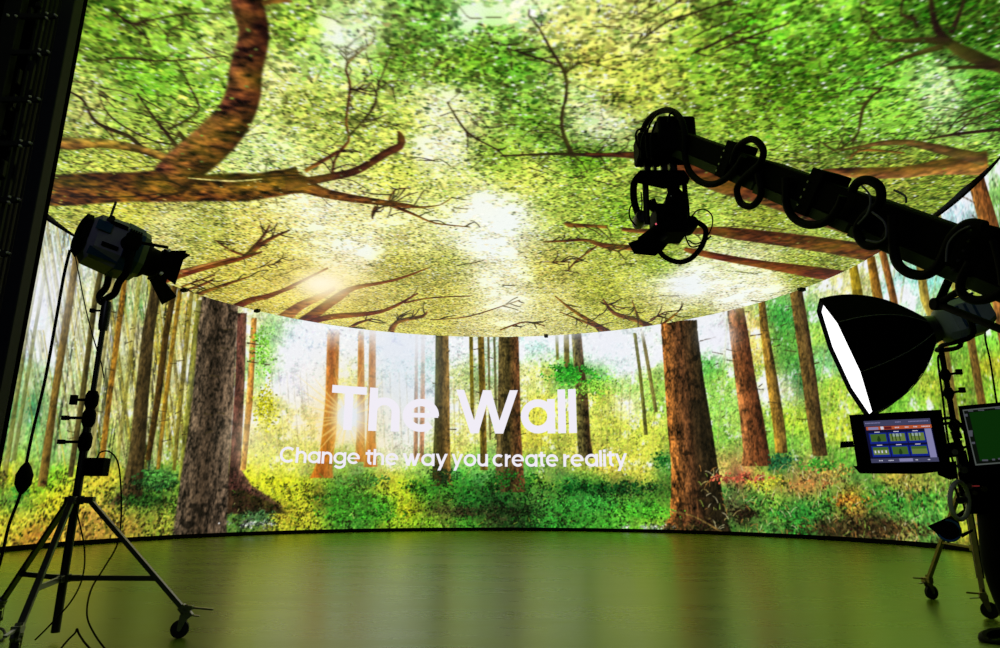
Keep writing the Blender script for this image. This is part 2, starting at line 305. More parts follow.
# ---------------- forest on the curved wall
THMAX = 1.98
def paint_wall():
    smax = THMAX * RW; W = int(2 * smax / RES); H = int((ZTOP - ZBOT) / RES)
    ss = -smax + np.arange(W) * RES; zs = ZBOT + np.arange(H) * RES
    S, Z = np.meshgrid(ss, zs); px, py = project(CX + RW * np.sin(S / RW), CY + RW * np.cos(S / RW), Z)
    # beyond the picture edge keep using the nearest column's colours
    px = np.where(px < -900, np.where(S < 0, -140, 1140), px); py = np.where(py < -900, 300 - (Z - 2) * 60, py)
    ctrl = [
     (48,215,225,228,240,.6,.1),(40,260,225,235,230,.5,.1),(60,235,185,215,190,.35,.25),(55,290,225,228,240,.8,.05),(45,340,215,225,235,.7,.05),(20,380,130,170,90,.15,.3),(28,410,60,140,50,.08,.5),(20,440,110,160,50,.1,.35),
     (80,300,200,200,110,.4,.2),(75,350,180,200,140,.35,.3),(60,400,150,180,80,.25,.35),(55,450,120,170,60,.1,.3),(100,330,190,200,110,.45,.3),(95,400,160,175,80,.25,.35),(95,450,130,170,50,.1,.35),
     (125,330,215,195,110,.5,.3),(115,400,190,190,60,.3,.3),(120,440,170,185,50,.15,.3),(135,310,90,140,50,.15,.5),(160,310,160,150,40,.3,.4),(160,360,190,170,30,.2,.3),(182,320,150,135,30,.2,.4),(183,310,190,160,30,.15,.3),(180,370,215,200,120,.5,.3),(185,345,200,180,60,.4,.35),
     (170,410,185,175,40,.3,.35),(165,450,120,140,30,.1,.5),(185,440,140,140,30,.1,.4),(160,480,60,110,40,.03,.6),(185,490,110,150,40,.05,.5),(250,330,235,215,140,.5,.1),(245,420,245,225,160,.6,.1),
     (20,480,190,190,30,.05,.25),(8,520,200,185,40,.02,.25),(60,500,205,190,30,.03,.25),(100,480,185,165,40,.05,.3),(90,520,190,145,50,.02,.35),(40,540,175,120,35,.02,.3),(130,495,110,130,40,.02,.45),(155,500,70,110,30,.01,.6),(120,528,160,130,40,.02,.4),(160,520,140,145,40,.02,.4),(45,480,120,190,30,.03,.3),(12,500,100,160,50,.02,.4),
     (265,335,120,190,60,.2,.25),(272,350,150,200,70,.15,.3),(262,375,150,200,70,.35,.2),(268,405,190,190,30,.2,.35),(268,430,195,190,40,.25,.3),(290,350,225,235,220,.75,.15),(300,345,215,230,225,.6,.25),(285,385,238,236,245,.85,.08),(305,375,230,225,200,.6,.2),(300,420,215,205,110,.4,.2),
     (318,345,225,232,235,.8,.1),(315,390,235,232,235,.8,.1),(348,345,225,232,225,.6,.2),(348,370,205,210,130,.5,.25),(345,390,200,200,60,.3,.2),(345,418,245,240,235,1,0),(395,345,220,226,240,.9,.02),(385,360,200,225,205,.5,.25),(400,400,205,215,220,.8,.05),(400,430,205,215,205,.6,.1),(400,450,210,215,160,.4,.15),
     (427,370,175,215,180,.5,.25),(440,400,200,215,205,.6,.1),(455,350,225,230,210,.6,.15),(458,375,190,200,90,.35,.3),(460,400,210,200,90,.3,.3),(465,430,205,200,80,.3,.2),(475,380,140,170,60,.4,.3),(490,370,140,170,100,.4,.3),(490,400,190,200,100,.3,.3),(455,450,215,205,60,.15,.25),
     (525,345,190,220,200,.5,.25),(540,350,170,215,180,.4,.3),(530,375,215,215,100,.3,.3),(545,370,180,200,50,.15,.35),(540,410,205,200,40,.15,.25),(530,440,200,190,30,.1,.25),(560,340,230,238,245,.8,.1),(600,340,230,234,245,.95,.02),(595,355,205,225,220,.6,.2),(580,370,120,190,60,.1,.4),(570,372,50,150,35,.02,.5),(600,375,110,190,80,.15,.4),
     (620,350,200,225,235,.6,.2),(625,370,220,230,240,.75,.1),(640,350,225,232,240,.8,.1),(625,385,150,200,90,.2,.3),(600,395,200,210,60,.12,.25),(610,420,195,205,60,.15,.25),(625,405,225,225,160,.5,.1),(645,430,195,210,60,.12,.2),(650,380,150,200,70,.2,.3),(657,345,225,235,220,.6,.15),(655,400,140,190,60,.12,.35),
     (705,335,200,225,225,.7,.15),(718,335,235,235,248,1,0),(722,350,220,230,225,.6,.15),(710,365,70,160,50,.1,.4),(722,380,130,190,60,.2,.35),(725,410,130,190,70,.15,.35),(715,430,110,170,50,.1,.3),(735,420,150,190,70,.3,.3),
     (753,330,225,190,90,.4,.1),(757,355,220,190,90,.3,.2),(760,370,150,180,50,.2,.3),(762,390,225,220,200,.6,.1),(768,410,150,190,60,.2,.3),(782,320,40,130,40,.1,.55),(780,340,70,140,40,.1,.5),(788,360,60,130,40,.1,.5),(798,380,30,110,40,.1,.6),(785,385,200,200,150,.5,.2),(790,420,160,195,40,.1,.2),(782,440,100,170,50,.05,.4),
     (815,310,100,170,80,.3,.4),(820,335,140,190,60,.2,.35),(828,300,200,210,140,.5,.2),(830,360,110,175,100,.25,.4),(835,390,160,200,50,.12,.25),(850,430,170,195,40,.08,.25),(840,460,90,160,40,.03,.4),(845,290,215,205,130,.5,.2),(865,285,190,190,110,.4,.3),(890,290,150,215,210,.5,.3),(905,300,190,225,200,.6,.25),(930,280,130,210,200,.5,.3),(910,320,150,200,130,.35,.35),
     (945,255,110,190,60,.2,.4),(950,300,130,180,60,.15,.4),(960,200,190,215,235,.8,.15),(955,225,160,195,200,.5,.35),(940,235,190,215,230,.6,.2),(990,160,150,190,130,.4,.3),(997,200,120,175,80,.25,.4),(985,300,150,170,50,.2,.35),(980,340,110,190,50,.1,.4),(950,360,110,170,40,.08,.45),(930,390,150,170,40,.08,.4),(990,370,170,170,30,.1,.35),(985,385,120,175,40,.08,.4),(945,400,110,140,30,.06,.5),(915,400,120,190,50,.08,.4),(895,400,100,170,40,.06,.45),
     (250,470,200,200,30,.08,.15),(280,480,195,200,25,.04,.2),(300,465,200,205,60,.12,.15),(300,495,180,190,30,.02,.3),(320,495,120,110,30,.02,.5),(280,515,195,180,40,.02,.3),(300,520,180,170,35,.02,.3),(255,520,90,120,40,.03,.5),(240,525,70,110,40,.05,.5),(310,475,150,170,30,.04,.3),
     (340,470,100,150,30,.05,.35),(360,478,70,130,40,.06,.45),(335,492,50,140,35,.01,.45),(348,498,45,130,30,.01,.45),(340,510,70,145,34,.01,.45),(365,512,50,130,32,.01,.5),(385,508,50,140,30,.01,.4),(350,520,60,125,35,.01,.5),(300,528,150,165,30,.01,.35),(385,480,170,170,40,.06,.3),(400,492,170,190,30,.02,.25),(405,510,190,195,25,.01,.25),(395,525,120,160,25,.01,.35),(430,490,40,120,25,.02,.5),(420,470,130,170,30,.05,.3),
     (440,512,90,100,35,.02,.6),(430,525,120,180,30,.01,.3),(460,480,40,130,30,.02,.45),(470,500,30,110,30,.02,.55),(475,465,100,170,30,.03,.35),(500,500,20,80,25,.01,.65),(495,512,50,60,25,.01,.7),(520,485,40,100,30,.01,.6),(520,515,25,60,20,.01,.7),(525,470,80,150,30,.03,.4),(540,500,60,120,40,.02,.5),(545,475,120,150,40,.04,.35),(550,520,40,130,35,.01,.45),(470,527,60,140,30,.01,.4),
     (575,470,130,150,40,.05,.3),(570,482,30,120,35,.01,.5),(600,488,26,90,25,.01,.6),(590,500,50,150,50,.01,.35),(580,515,45,130,32,.01,.45),(600,525,60,150,34,.01,.35),(610,470,205,190,60,.08,.2),(640,460,200,200,60,.1,.2),(640,475,190,180,60,.05,.25),(655,450,205,210,60,.08,.15),(640,495,70,130,35,.02,.5),(660,490,60,110,30,.02,.5),(640,510,70,170,40,.01,.3),(650,520,120,180,40,.02,.3),(665,460,40,110,40,.02,.5),(630,485,90,110,40,.02,.5),(580,455,190,180,50,.08,.25),
     (720,475,200,175,80,.05,.25),(740,478,170,90,60,.03,.35),(725,490,50,110,40,.02,.5),(735,505,90,90,50,.04,.5),(742,515,40,35,20,.01,.7),(735,528,70,120,40,.02,.45),(765,482,195,200,60,.03,.25),(755,500,50,130,40,.02,.45),(780,470,60,110,40,.02,.5),(790,480,140,120,60,.03,.4),(805,485,190,130,60,.03,.3),(775,510,130,190,50,.02,.35),(800,510,60,145,50,.01,.4),(770,528,70,140,50,.01,.4),(805,525,40,140,40,.01,.4),
     (825,475,160,130,70,.03,.4),(830,500,60,140,40,.01,.4),(850,500,190,130,40,.02,.3),(825,525,60,50,25,.01,.6),(850,530,60,50,25,.01,.65),(860,475,80,130,50,.01,.4),(880,490,60,150,40,.01,.4),(890,480,160,140,50,.01,.3),(875,525,70,60,30,.01,.6),(900,505,55,145,44,.01,.4),(920,500,60,160,40,.01,.4),(915,495,190,140,60,.01,.3),(900,535,120,110,50,.01,.5),(930,520,80,170,60,.02,.4),(930,545,110,150,60,.02,.4),(960,530,170,180,40,.02,.3),(975,540,180,170,50,.02,.3),(1020,520,110,150,40,.02,.4),(-30,520,180,170,40,.02,.3)]
    F = field(ctrl, px, py, 8); B = F[..., :3]; Wh = F[..., 3]; Dk = F[..., 4]
    big = fnoise(H, W, 40, 26, 4); mid = fnoise(H, W, 14, 12, 4); fine = fnoise(H, W, 5, 5, 2); vert = fnoise(H, W, 160, 5, 3)
    ground = np.clip((1.75 - Z + 0.12 * big) / 0.35, 0, 1)
    leftz = np.clip((250 - px) / 60, 0, 1)
    B = np.clip(B * (1.04 + (0.10 * mid + .07 * big)[..., None]) + np.array([8, 8, 8]) + ((1 - ground) * np.clip((620 - px) / 120, 0.1, 1))[..., None] * np.array([4, 6, 34]), 0, 255)
    img = B.copy()
    white = np.array([240, 242, 250.])
    wm = np.clip((Wh - 0.42 + 0.20 * (mid + .7 * big)) * 2.0 + 0.25, 0, 1) * (1 - ground)
    clear = np.clip(1 - 1.5 * Wh, 0, 1) ** 1.5
    img += (white - img) * (wm * 0.9)[..., None]
    img += (np.array([236, 238, 240.]) - img) * (np.clip(Wh + .1, 0, 1) * .45 * (1 - ground))[..., None]
    N = H * W
    def colf(mul, jit, tint=(0, 0, 0), tj=12):
        def f(j, i):
            r = rng.normal(0, 1, (len(j), 1)); t = rng.normal(0, 1, (len(j), 1))
            return np.clip(B[j, i] * mul * (1 + jit * r) + t * np.array([tj, -2, tj * .4]) + np.array(tint, float), 0, 255)
        return f
    def torc(x, y):
        a, b = hit_wall(x, y); return (a + smax) / RES, (b - ZBOT) / RES
    bark = fnoise(H, W, 4, 2.2, 2); bark2 = fnoise(H, W, 24, 6, 3); blot = fnoise(H, W, 14, 22, 3)
    def bk(cl, cm, cr, con=.22, al0=1.0, ftop=None, spots=0.35, edge=5, hz=None):
        # ftop: (y0, y1) fades the trunk into the glare above y0
        def sh(u, v, j, i):
            c = lerp3(v, cl, cm, cr) * (1 + con * .62 * bark[j, i] + con * .6 * bark2[j, i])[:, None]
            d = np.clip((blot[j, i] - 1.3) * 1.6, 0, 1) * spots; c = c * (1 - d[:, None] * .8)
            al = np.clip((1.05 - np.abs(v)) * edge, 0, 1) * al0
            if ftop: al = al * np.clip((u - ftop[0]) / (ftop[1] - ftop[0]), .12, 1)
            if hz: al = al * np.clip((hz[1] - u) / (hz[1] - hz[0]), 0, 1)
            return np.clip(c, 0, 255), al
        return sh
    Tk = lambda rows, m: trunk(img, torc, rows, m)
    # thin far trunks
    lean = lambda x, y: (x - 500) * 0.00042
    def thin(x, y0, y1, w, col, al=.8):
        c = np.array(col, float); dx = (500 - x) / 2650.
        Tk([(y0, x - dx * (y1 - y0) - w / 2, x - dx * (y1 - y0) + w / 2), (y1, x - w * .6, x + w * .6)][::1], bk(c * 1.25, c, c * .7, .25, al, spots=.3, edge=2.5))
    dens = th = np.clip(1 - wm, 0, 1)
    dabs(img, int(N / 5), dens * .9, colf(.93, .12), (1.2, 3.6), alpha=.8)
    dabs(img, int(N / 8), dens * clear * np.clip(Dk * .8 + .3 * mid, 0, 1), colf(.62, .2, (-8, 0, -5)), (1, 3.2), alpha=.75)
    dabs(img, int(N / 9), np.clip(wm + .25 * Wh, 0, 1) * (1 - ground) * .8, lambda j, i: np.clip(np.array([240, 242, 246.]) + rng.normal(0, 8, (len(j), 1)), 0, 255), (1, 3), alpha=.7)
    dabs(img, int(N / 6), dens * np.clip(.55 - .4 * mid, 0, 1), colf(1.22, .12, (8, 8, 0)), (1, 3), alpha=.8)
    img = soften(img, .18)
    # vertical streaks of distant stems on the left side
    st = np.clip(vert - .3, 0, 1.2)[..., None] * (1 - np.clip(Wh * 1.6 - .5, 0, 1))[..., None] * leftz[..., None] * (1 - ground)[..., None]
    img += (np.array([186, 196, 130.]) - img) * np.clip(st * .55, 0, .6)
    st = np.clip(-vert - .5, 0, 1.2)[..., None] * (1 - np.clip(Wh * 1.8 - .4, 0, 1))[..., None] * leftz[..., None] * (1 - ground)[..., None]
    img *= 1 - np.clip(st * .75, 0, .7)
    for k in range(70):
        x = rng.uniform(38, 196); c = [(196, 200, 150), (150, 160, 90), (120, 110, 50), (215, 205, 140), (170, 150, 40)][rng.integers(5)]
        thin(x, 200 if x > 70 else 330, 452 + rng.uniform(-12, 22), rng.uniform(1.2, 3.2), c, .55 if x > 60 else .25)
    for x in (278, 285, 293, 299, 306, 312, 385, 393, 402, 409): thin(x, 372, 455, 1.6, (205, 195, 160), .35)
    for x in (455, 460, 475, 527, 533, 541, 548, 600, 606, 612, 619, 627, 652): thin(x, 380, 455, 1.8, (170, 165, 80), .4)
    for x in (716, 738, 790, 812, 822, 832, 838, 846, 868, 878, 900, 908, 940, 962, 990): thin(x, 230, 460, 2.4, (170, 175, 100), .4)
    dabs(img, int(N / 10), dens * (1 - leftz * .6) * .8, colf(1.12, .15, (6, 6, 0)), (.9, 2.4), alpha=.8)
    dabs(img, int(N / 12), dens * clear * np.clip(Dk + .3 * fine, 0, 1) * (1 - leftz * .5), colf(.5, .25), (.8, 2.2), alpha=.6)
    # named trunks
    g = (150, 140, 60)
    Tk([(215,46,50),(330,24,29),(487,0,6)], bk((150,150,90),(125,120,50),(90,85,30), .15, .75, ftop=(210, 380)))
    Tk([(220,52,56),(330,33,37),(461,11,16)], bk((150,155,100),(115,115,50),(80,85,30), .15, .7, ftop=(210, 380)))
    Tk([(250,74,81),(330,61,69),(400,50,58),(487,37,47)], bk((150,120,50),(108,84,32),(64,50,18), .22))
    Tk([(240,104,110),(300,92,98),(400,79,85),(477,67,73)], bk((108,98,46),(72,64,28),(44,40,16), .22))
    Tk([(250,112,119),(315,104,111),(395,93,100),(470,88,94)], bk((175,170,120),(150,140,80),(110,100,50), .22, .8))
    Tk([(250,126,131),(300,119,125),(400,106,112),(458,99,105)], bk((190,150,50),(150,105,30),(100,70,20), .25))
    Tk([(270,138,143),(420,120,125),(470,114,118)], bk((190,180,90),(150,140,50),(110,100,30), .2, .6))
    Tk([(280,152,163),(330,142,155),(400,134,149),(450,129,146),(490,121,143),(499,112,146),(505,104,150)], bk((84,72,38),(66,52,26),(34,28,14), .28))
    Tk([(280,173,179),(330,163,170),(400,154,161),(460,145,151)], bk((104,78,26),(68,48,16),(40,30,10), .25))
    Tk([(290,178,182),(400,163,168),(470,156,160)], bk((170,130,30),(140,100,20),(90,70,16), .2, .85))
    Tk([(290,190,194),(400,178,183),(470,172,176)], bk((150,140,40),(120,105,30),(90,80,20), .2, .8))
    Tk([(300,196,202),(400,186,193),(480,178,186)], bk((160,165,60),(110,110,30),(80,80,20), .2, .8))
    Tk([(313,237,247),(380,235,245),(469,229,241),(485,226,252),(498,225,272),(508,222,286)], bk((96,56,46),(84,50,40),(100,70,50), .3))
    Tk([(490,226,242),(498,225,262),(506,222,280),(514,221,290)], bk((60,40,28),(48,36,20),(60,54,20), .3))
    Tk([(318,251,257),(400,246,253),(470,240,246)], bk((235,200,110),(190,130,50),(150,100,40), .2))
    Tk([(296,202,239),(330,197.5,237),(380,194,235),(430,188,232),(480,180,229),(528,173,227),(540,171,228)], bk((104, 88, 68), (58, 46, 34), (92, 76, 60), .4, spots=.75, edge=9))
    Tk([(330,327,340),(400,325,338),(430,322,337),(455,319,334),(468,314,333),(478,309,334)], bk((205,120,30),(150,70,22),(185,120,50), .16, 1, ftop=(328, 352)))
    Tk([(330,358,364),(400,357,365),(440,356,365),(462,354,366)], bk((200,140,50),(170,95,35),(190,130,60), .12, 1, ftop=(328, 352)))
    Tk([(330,369,376),(400,368,376),(440,366,376),(467,363,378)], bk((200,140,60),(160,85,30),(185,120,60), .12, 1, ftop=(330, 356)))
    Tk([(335,415,418),(400,414,418),(462,413,418)], bk((190,160,130),(150,90,50),(170,120,80), .2, .85, ftop=(335, 400)))
    Tk([(335,421,425),(400,420,425),(462,419,424)], bk((200,160,120),(160,95,50),(180,120,80), .2, .85, ftop=(335, 400)))
    Tk([(333,435.5,448.5),(380,435,449.5),(430,434,450),(475,432,451),(486,431,453)], bk((66,72,26),(62,50,22),(140,104,46), .22, spots=.5, edge=8))
    Tk([(333,469,473),(400,470,474),(430,471,474)], bk((130,120,30),(105,95,26),(130,110,30), .2))
    Tk([(333,477.5,484),(400,479,486),(450,480,487),(470,480,488)], bk((110,100,26),(76,62,20),(130,100,36), .25))
    Tk([(333,487,489.5),(440,489,491.5)], bk((120,120,60),(90,80,40),(110,100,50), .2, .85))
    Tk([(333,493,495.5),(440,495,498)], bk((120,120,60),(80,80,40),(110,100,50), .2, .85))
    Tk([(333,498.5,518.5),(380,498,520),(430,497,521),(475,495,524),(492,494,527)], bk((112,96,52),(66,56,26),(104,62,34), .3, spots=.6, edge=9))
    Tk([(333,555,558.5),(360,556,559)], bk((130,130,50),(100,100,30),(110,110,40), .2, .9, ftop=(330, 345)))
    Tk([(333,563.5,569),(370,564,570)], bk((140,130,60),(100,90,40),(110,100,40), .2, 1, ftop=(325, 340)))
    Tk([(333,571,581.5),(360,573,584),(400,576,588.5),(440,577,591),(458,578,594)], bk((120,116,56),(84,76,38),(66,44,26), .35, spots=.6, ftop=(325, 340)))
    Tk([(333,633,636.5),(370,638,641.5),(412,642,646),(435,644,648)], bk((120,120,50),(90,90,34),(80,80,30), .2, .95))
    Tk([(330,640,643.5),(370,647,651),(412,654,658)], bk((130,125,60),(100,90,44),(90,80,34), .2, .9, ftop=(330, 345)))
    Tk([(308,727,744),(330,729,748),(380,735,756),(420,740,764),(450,743,769),(466,741,772)], bk((180,118,62),(120,68,34),(56,30,18), .3, spots=.3, edge=9, ftop=(290, 325)))
    Tk([(300,758,765),(330,760,769),(380,766,778),(430,773,786),(453,775,788)], bk((190,150,40),(140,105,40),(70,56,24), .25, spots=.4))
    Tk([(288,789,802),(330,795,809.5),(380,802,817),(420,807,822),(456,813,828)], bk((120,92,38),(88,68,32),(54,38,22), .3, spots=.45, edge=9))
    Tk([(262,848,857),(293,852,863),(330,858,869)], bk((210,180,50),(165,140,30),(110,95,20), .15))
    Tk([(256,866,875),(296,872,883),(330,878,888)], bk((190,150,50),(140,95,30),(96,66,20), .2))
    Tk([(250,878,886),(297,889,897),(330,895,903)], bk((180,140,60),(130,80,36),(90,56,20), .2))
    Tk([(200,908,914),(300,920,930),(341,937,948),(420,950,960)], bk((190,180,80),(150,130,50),(110,90,40), .2))
    Tk([(205,932,940),(250,938,946),(300,955,962)], bk((200,190,80),(170,150,50),(120,100,40), .2, .8))
    Tk([(300,960,969),(350,968,977),(420,980,989)], bk((170,140,60),(120,90,36),(84,60,22), .25))
    Tk([(130,958,976),(165,965,982),(180,967.5,985),(228,980,1000),(290,990,1014),(420,1012,1040)], bk((160,110,50),(140,84,36),(90,50,22), .25, spots=.3, edge=9))
    for x in (1040, 1080, 1120, -20, -60, -110):
        thin(x, 100, 500, 14, (110, 90, 40), .9)
    Tk([(320,661,697),(330,661,697.5),(380,664.5,704),(430,667.5,712.5),(463,671,717.5),(490,671,722),(515,669.5,726),(528,663,730),(540,655,735)], bk((176,108,44),(80,50,28),(30,26,14), .38, spots=.7, edge=12))
    # deeply shaded right flank bark of the same tree
    Tk([(400,684,706),(463,690,716),(490,694,720),(528,698,728)], bk((88, 54, 30), (36, 28, 16), (26, 22, 12), .3, .85, spots=.3, edge=2))
    # small dead side twigs on stems
    for q in ([(247,343,1.4),(262,345,1)], [(247,361,1.2),(270,365,.8)], [(700,341,1.2),(716,337,.7)], [(750,336,1),(762,334,.8)], [(820,300,1),(835,296,.8)], [(508,415,1),(530,416,1)], [(972,215,1),(984,226,1.4)], [(975,203,1),(960,195,.8)]):
        strip(img, torc, q, bk((70,50,30),(60,45,25),(50,40,20)), 4, 1)
    for k in range(110):
        tx = rng.choice([60, 90, 110, 140, 165, 180, 205, 437, 449, 480, 500, 520, 580, 732, 748, 762, 775, 800, 815, 880]); y = rng.uniform(300, 440)
        dx = (tx - 500) * (450 - y) / 2650 * -1 + rng.uniform(-8, 8); d = rng.choice([-1, 1])
        strip(img, torc, [(tx + dx, y, 1), (tx + dx + d * rng.uniform(3, 11), y + rng.uniform(-3, 3), .5)], bk((60,50,24),(60,50,24),(60,50,24)), 4, .8)
    # foliage in front
    def bush(x, y, rx, ry, col, n, sz=(1.3, 3.6), jit=.3):
        m = np.exp(-(((px - x) / rx) ** 2 + ((py - y) / ry) ** 2) * 1.4) * np.clip(.75 + .4 * mid, 0, 1)
        c = np.array(col, float)
        j, i = np.nonzero(m > .03)
        if not len(j): return
        k = rng.integers(0, len(j), n); k = k[rng.random(n) < m[j[k], i[k]]]
        pr = np.zeros((H, W)); jj = j[k]; ii = i[k]
        for t in range(6):
            s = rng.uniform(*sz); a = rng.uniform(-.6, .6); mm = int(s + 1)
            yy, xx = np.mgrid[-mm:mm + 1, -mm:mm + 1]
            ins = (np.abs(xx * math.cos(a) + yy * math.sin(a)) / s) ** 1.6 + (np.abs(yy * math.cos(a) - xx * math.sin(a)) / (s * .5 + .3)) ** 1.6 <= 1
            q = slice(t, None, 6); J = np.clip(jj[q][:, None] + yy[ins], 0, H - 1); I = np.clip(ii[q][:, None] + xx[ins], 0, W - 1)
            cc = np.clip(c * (1 + jit * rng.normal(0, 1, (len(jj[q]), 1))), 0, 255)
            img[J, I] = np.broadcast_to(cc[:, None, :], J.shape + (3,))
    bush(590, 385, 26, 10, (130, 200, 60), 2200, (1, 2.5)); bush(572, 374, 20, 8, (50, 150, 36), 2600, (1, 2.5)); bush(572, 368, 14, 5, (24, 112, 26), 800, (1, 2.5))
    bush(155, 480, 16, 7, (36, 84, 34), 1600); bush(158, 478, 14, 6, (70, 130, 50), 900); bush(140, 500, 22, 5, (44, 84, 26), 1500); bush(262, 350, 10, 22, (110, 190, 40), 1200, (1, 2.5)); bush(266, 410, 10, 22, (180, 180, 20), 1500, (1, 2.5))
    # undergrowth
    for (x, y, rx, ry, c, n) in ((345,500,24,5,(50,130,30),1500),(360,514,28,6,(60,140,32),1700),(362,480,18,4,(50,110,40),1200),(430,486,22,5,(50,115,28),1100),(443,477,12,6,(20,50,20),900),(505,482,24,8,(30,92,25),2000),(470,512,34,4,(60,60,30),1200),(520,512,34,6,(25,50,18),1800),(590,488,34,5,(8,70,20),1800),(590,505,38,6,(60,160,50),1800),(560,520,30,5,(50,125,34),900),(635,488,22,5,(20,70,25),1100),(640,512,26,6,(80,180,40),1100),(660,458,7,7,(30,100,34),350),(742,514,12,6,(36,26,14),900),(800,512,26,8,(50,135,44),1300),(765,482,16,5,(200,195,50),900),(740,478,22,4,(170,80,55),700),(840,530,40,6,(54,44,20),1700),(880,528,36,6,(70,54,26),1500),(850,500,14,4,(200,130,40),600),(812,484,20,4,(190,120,60),600),(900,500,30,8,(60,140,44),1200),(255,517,16,5,(70,110,60),700),(250,524,18,3,(190,195,180),260),(650,527,20,2,(190,200,180),260),(830,472,14,8,(170,140,60),500),(690,527,20,6,(60,50,24),700),(20,490,7,7,(60,140,40),500),(780,462,10,6,(30,90,50),600),(820,464,14,5,(60,140,40),600)):
        bush(x, y, rx * 1.15, ry * 1.15, c, n, (1, 3))
    notrunk = (~((px > 663) & (px < 728) & (py < 520)) & ~((px > 176) & (px < 232)))
    gp = ground * np.clip(.9 + .2 * mid, 0, 1) * np.clip((1.42 - Z + .1 * mid) / .2, 0, 1) * notrunk
    C0 = img * np.where(ground[..., None] > .5, np.array([.93, .95, 1.0]), 1.0)
    for _ in range(6): C0 = soften(C0, .22)
    def colg(mul, jit, tint=(0, 0, 0)):
        def f(j, i):
            r = rng.normal(0, 1, (len(j), 1)); t = rng.normal(0, 1, (len(j), 1))
            return np.clip(C0[j, i] * mul * (1 + jit * r) + t * np.array([10, -2, 3.]) + np.array(tint, float), 0, 255)
        return f
    dabs(img, int(N / 8), gp * .9, colg(.92, .2), (1, 2.8), ang=(0, 1.8), alpha=.85)
    dabs(img, int(N / 9), gp * np.clip(Dk * 1.05 - .14 + .26 * fine + .12 * mid, 0, 1), colg(.45, .25, (-4, -2, -3)), (.9, 2.6), ang=(0, 1.6), alpha=.8)
    dabs(img, int(N / 10), gp * np.clip(.55 + .35 * fine, 0, 1), colg(1.28, .16, (12, 12, 4)), (.8, 2.2), ang=(0, 2), alpha=.85)
    dabs(img, int(N / 14), gp * np.clip(Dk * 1.5 - .3 + .3 * big + .3 * mid, 0, 1), colg(.25, .4), (.9, 2.4), ang=(0, 1.4), alpha=.85)
    # grass blades and bent ferns at the right
    for k in range(420):
        x = rng.uniform(700, 990); y = rng.uniform(470, 545); l = rng.uniform(3, 12); a = rng.uniform(-2.6, -.5)
        c = [(210, 190, 110), (150, 190, 70), (190, 130, 60), (230, 220, 170), (60, 50, 20)][rng.integers(5)]
        strip(img, torc, [(x, y, .8), (x + math.cos(a) * l * .5, y + math.sin(a) * l * .6, .8), (x + math.cos(a) * l, y + math.sin(a) * l * .8, .5)], bk(c, c, c, .1, .8), 3, .7)
    for k in range(260):
        x = rng.uniform(0, 660); y = rng.uniform(470, 540); l = rng.uniform(2, 7); a = rng.uniform(-2.6, -.5)
        c = [(190, 190, 60), (110, 180, 50), (210, 220, 120), (40, 60, 16)][rng.integers(4)]
        if 170 < x < 232: continue
        strip(img, torc, [(x, y, .8), (x + math.cos(a) * l, y + math.sin(a) * l * .8, .5)], bk(c, c, c, .1, .7), 3, .6)
    strip(img, torc, [(671,511,2),(690,515,1.5),(705,522,1.6),(722,532,2)], bk((150,130,60),(130,100,50),(100,80,40)), 4, 1)
    # sun star low between the trunks
    def glow(x, y, r, col, amt, yx=1.0):
        d2 = (px - x) ** 2 + ((py - y) / yx) ** 2
        img[:] = img + (np.array(col, float) - img) * np.clip(amt * np.exp(-d2 / (r * r)), 0, 1)[..., None]
    glow(345, 428, 50, (252, 205, 60), .40, 1.0); glow(350, 416, 15, (228, 233, 240), .9, 1.35)
    glow(608, 345, 22, (236, 238, 247), .75, .8); glow(718, 336, 16, (238, 238, 248), .9, .9); glow(300, 350, 30, (236, 238, 246), .35); glow(560, 337, 16, (234, 238, 246), .5, .6); glow(52, 290, 22, (228, 230, 242), .55, 2.2)
    glow(400, 385, 34, (214, 224, 238), .55, 1.3)
    glow(295, 380, 22, (240, 238, 248), .35, 1.2); glow(255, 440, 26, (250, 240, 200), .4); glow(400, 345, 30, (224, 230, 242), .6, .8)
    for k, (ang, L, w) in enumerate([(200,48,4),(182,44,3),(165,46,4),(150,52,4.5),(218,56,4.5),(230,50,4),(245,44,3),(105,48,3.5),(85,40,3),(60,46,4),(45,50,4),(20,36,3),(-20,30,3),(-50,34,3),(-75,46,3.5),(-100,40,3),(130,50,4),(262,36,2.5),(300,34,3),(190,62,2.5),(140,66,2.5),(73,60,2)]):
        a = math.radians(ang); c = (255, 225, 130)
        def rsh(u, v, j, i, L=L): return np.broadcast_to(np.array([255, 226, 128.]), (len(v), 3)), np.clip(1 - np.abs(v), 0, 1) * .62
        strip(img, torc, [(347 + 10 * math.cos(a), 417 - 12 * math.sin(a), w), (347 + L * .6 * math.cos(a), 417 - L * .6 * math.sin(a), w * .6), (347 + L * math.cos(a), 417 - L * math.sin(a), .4)], rsh, 5, .5)
    glow(351, 416, 12, (226, 232, 241), .85, 1.4)
    img = soften(img, 0.15)
    return ss, zs, np.clip(img, 0, 255)
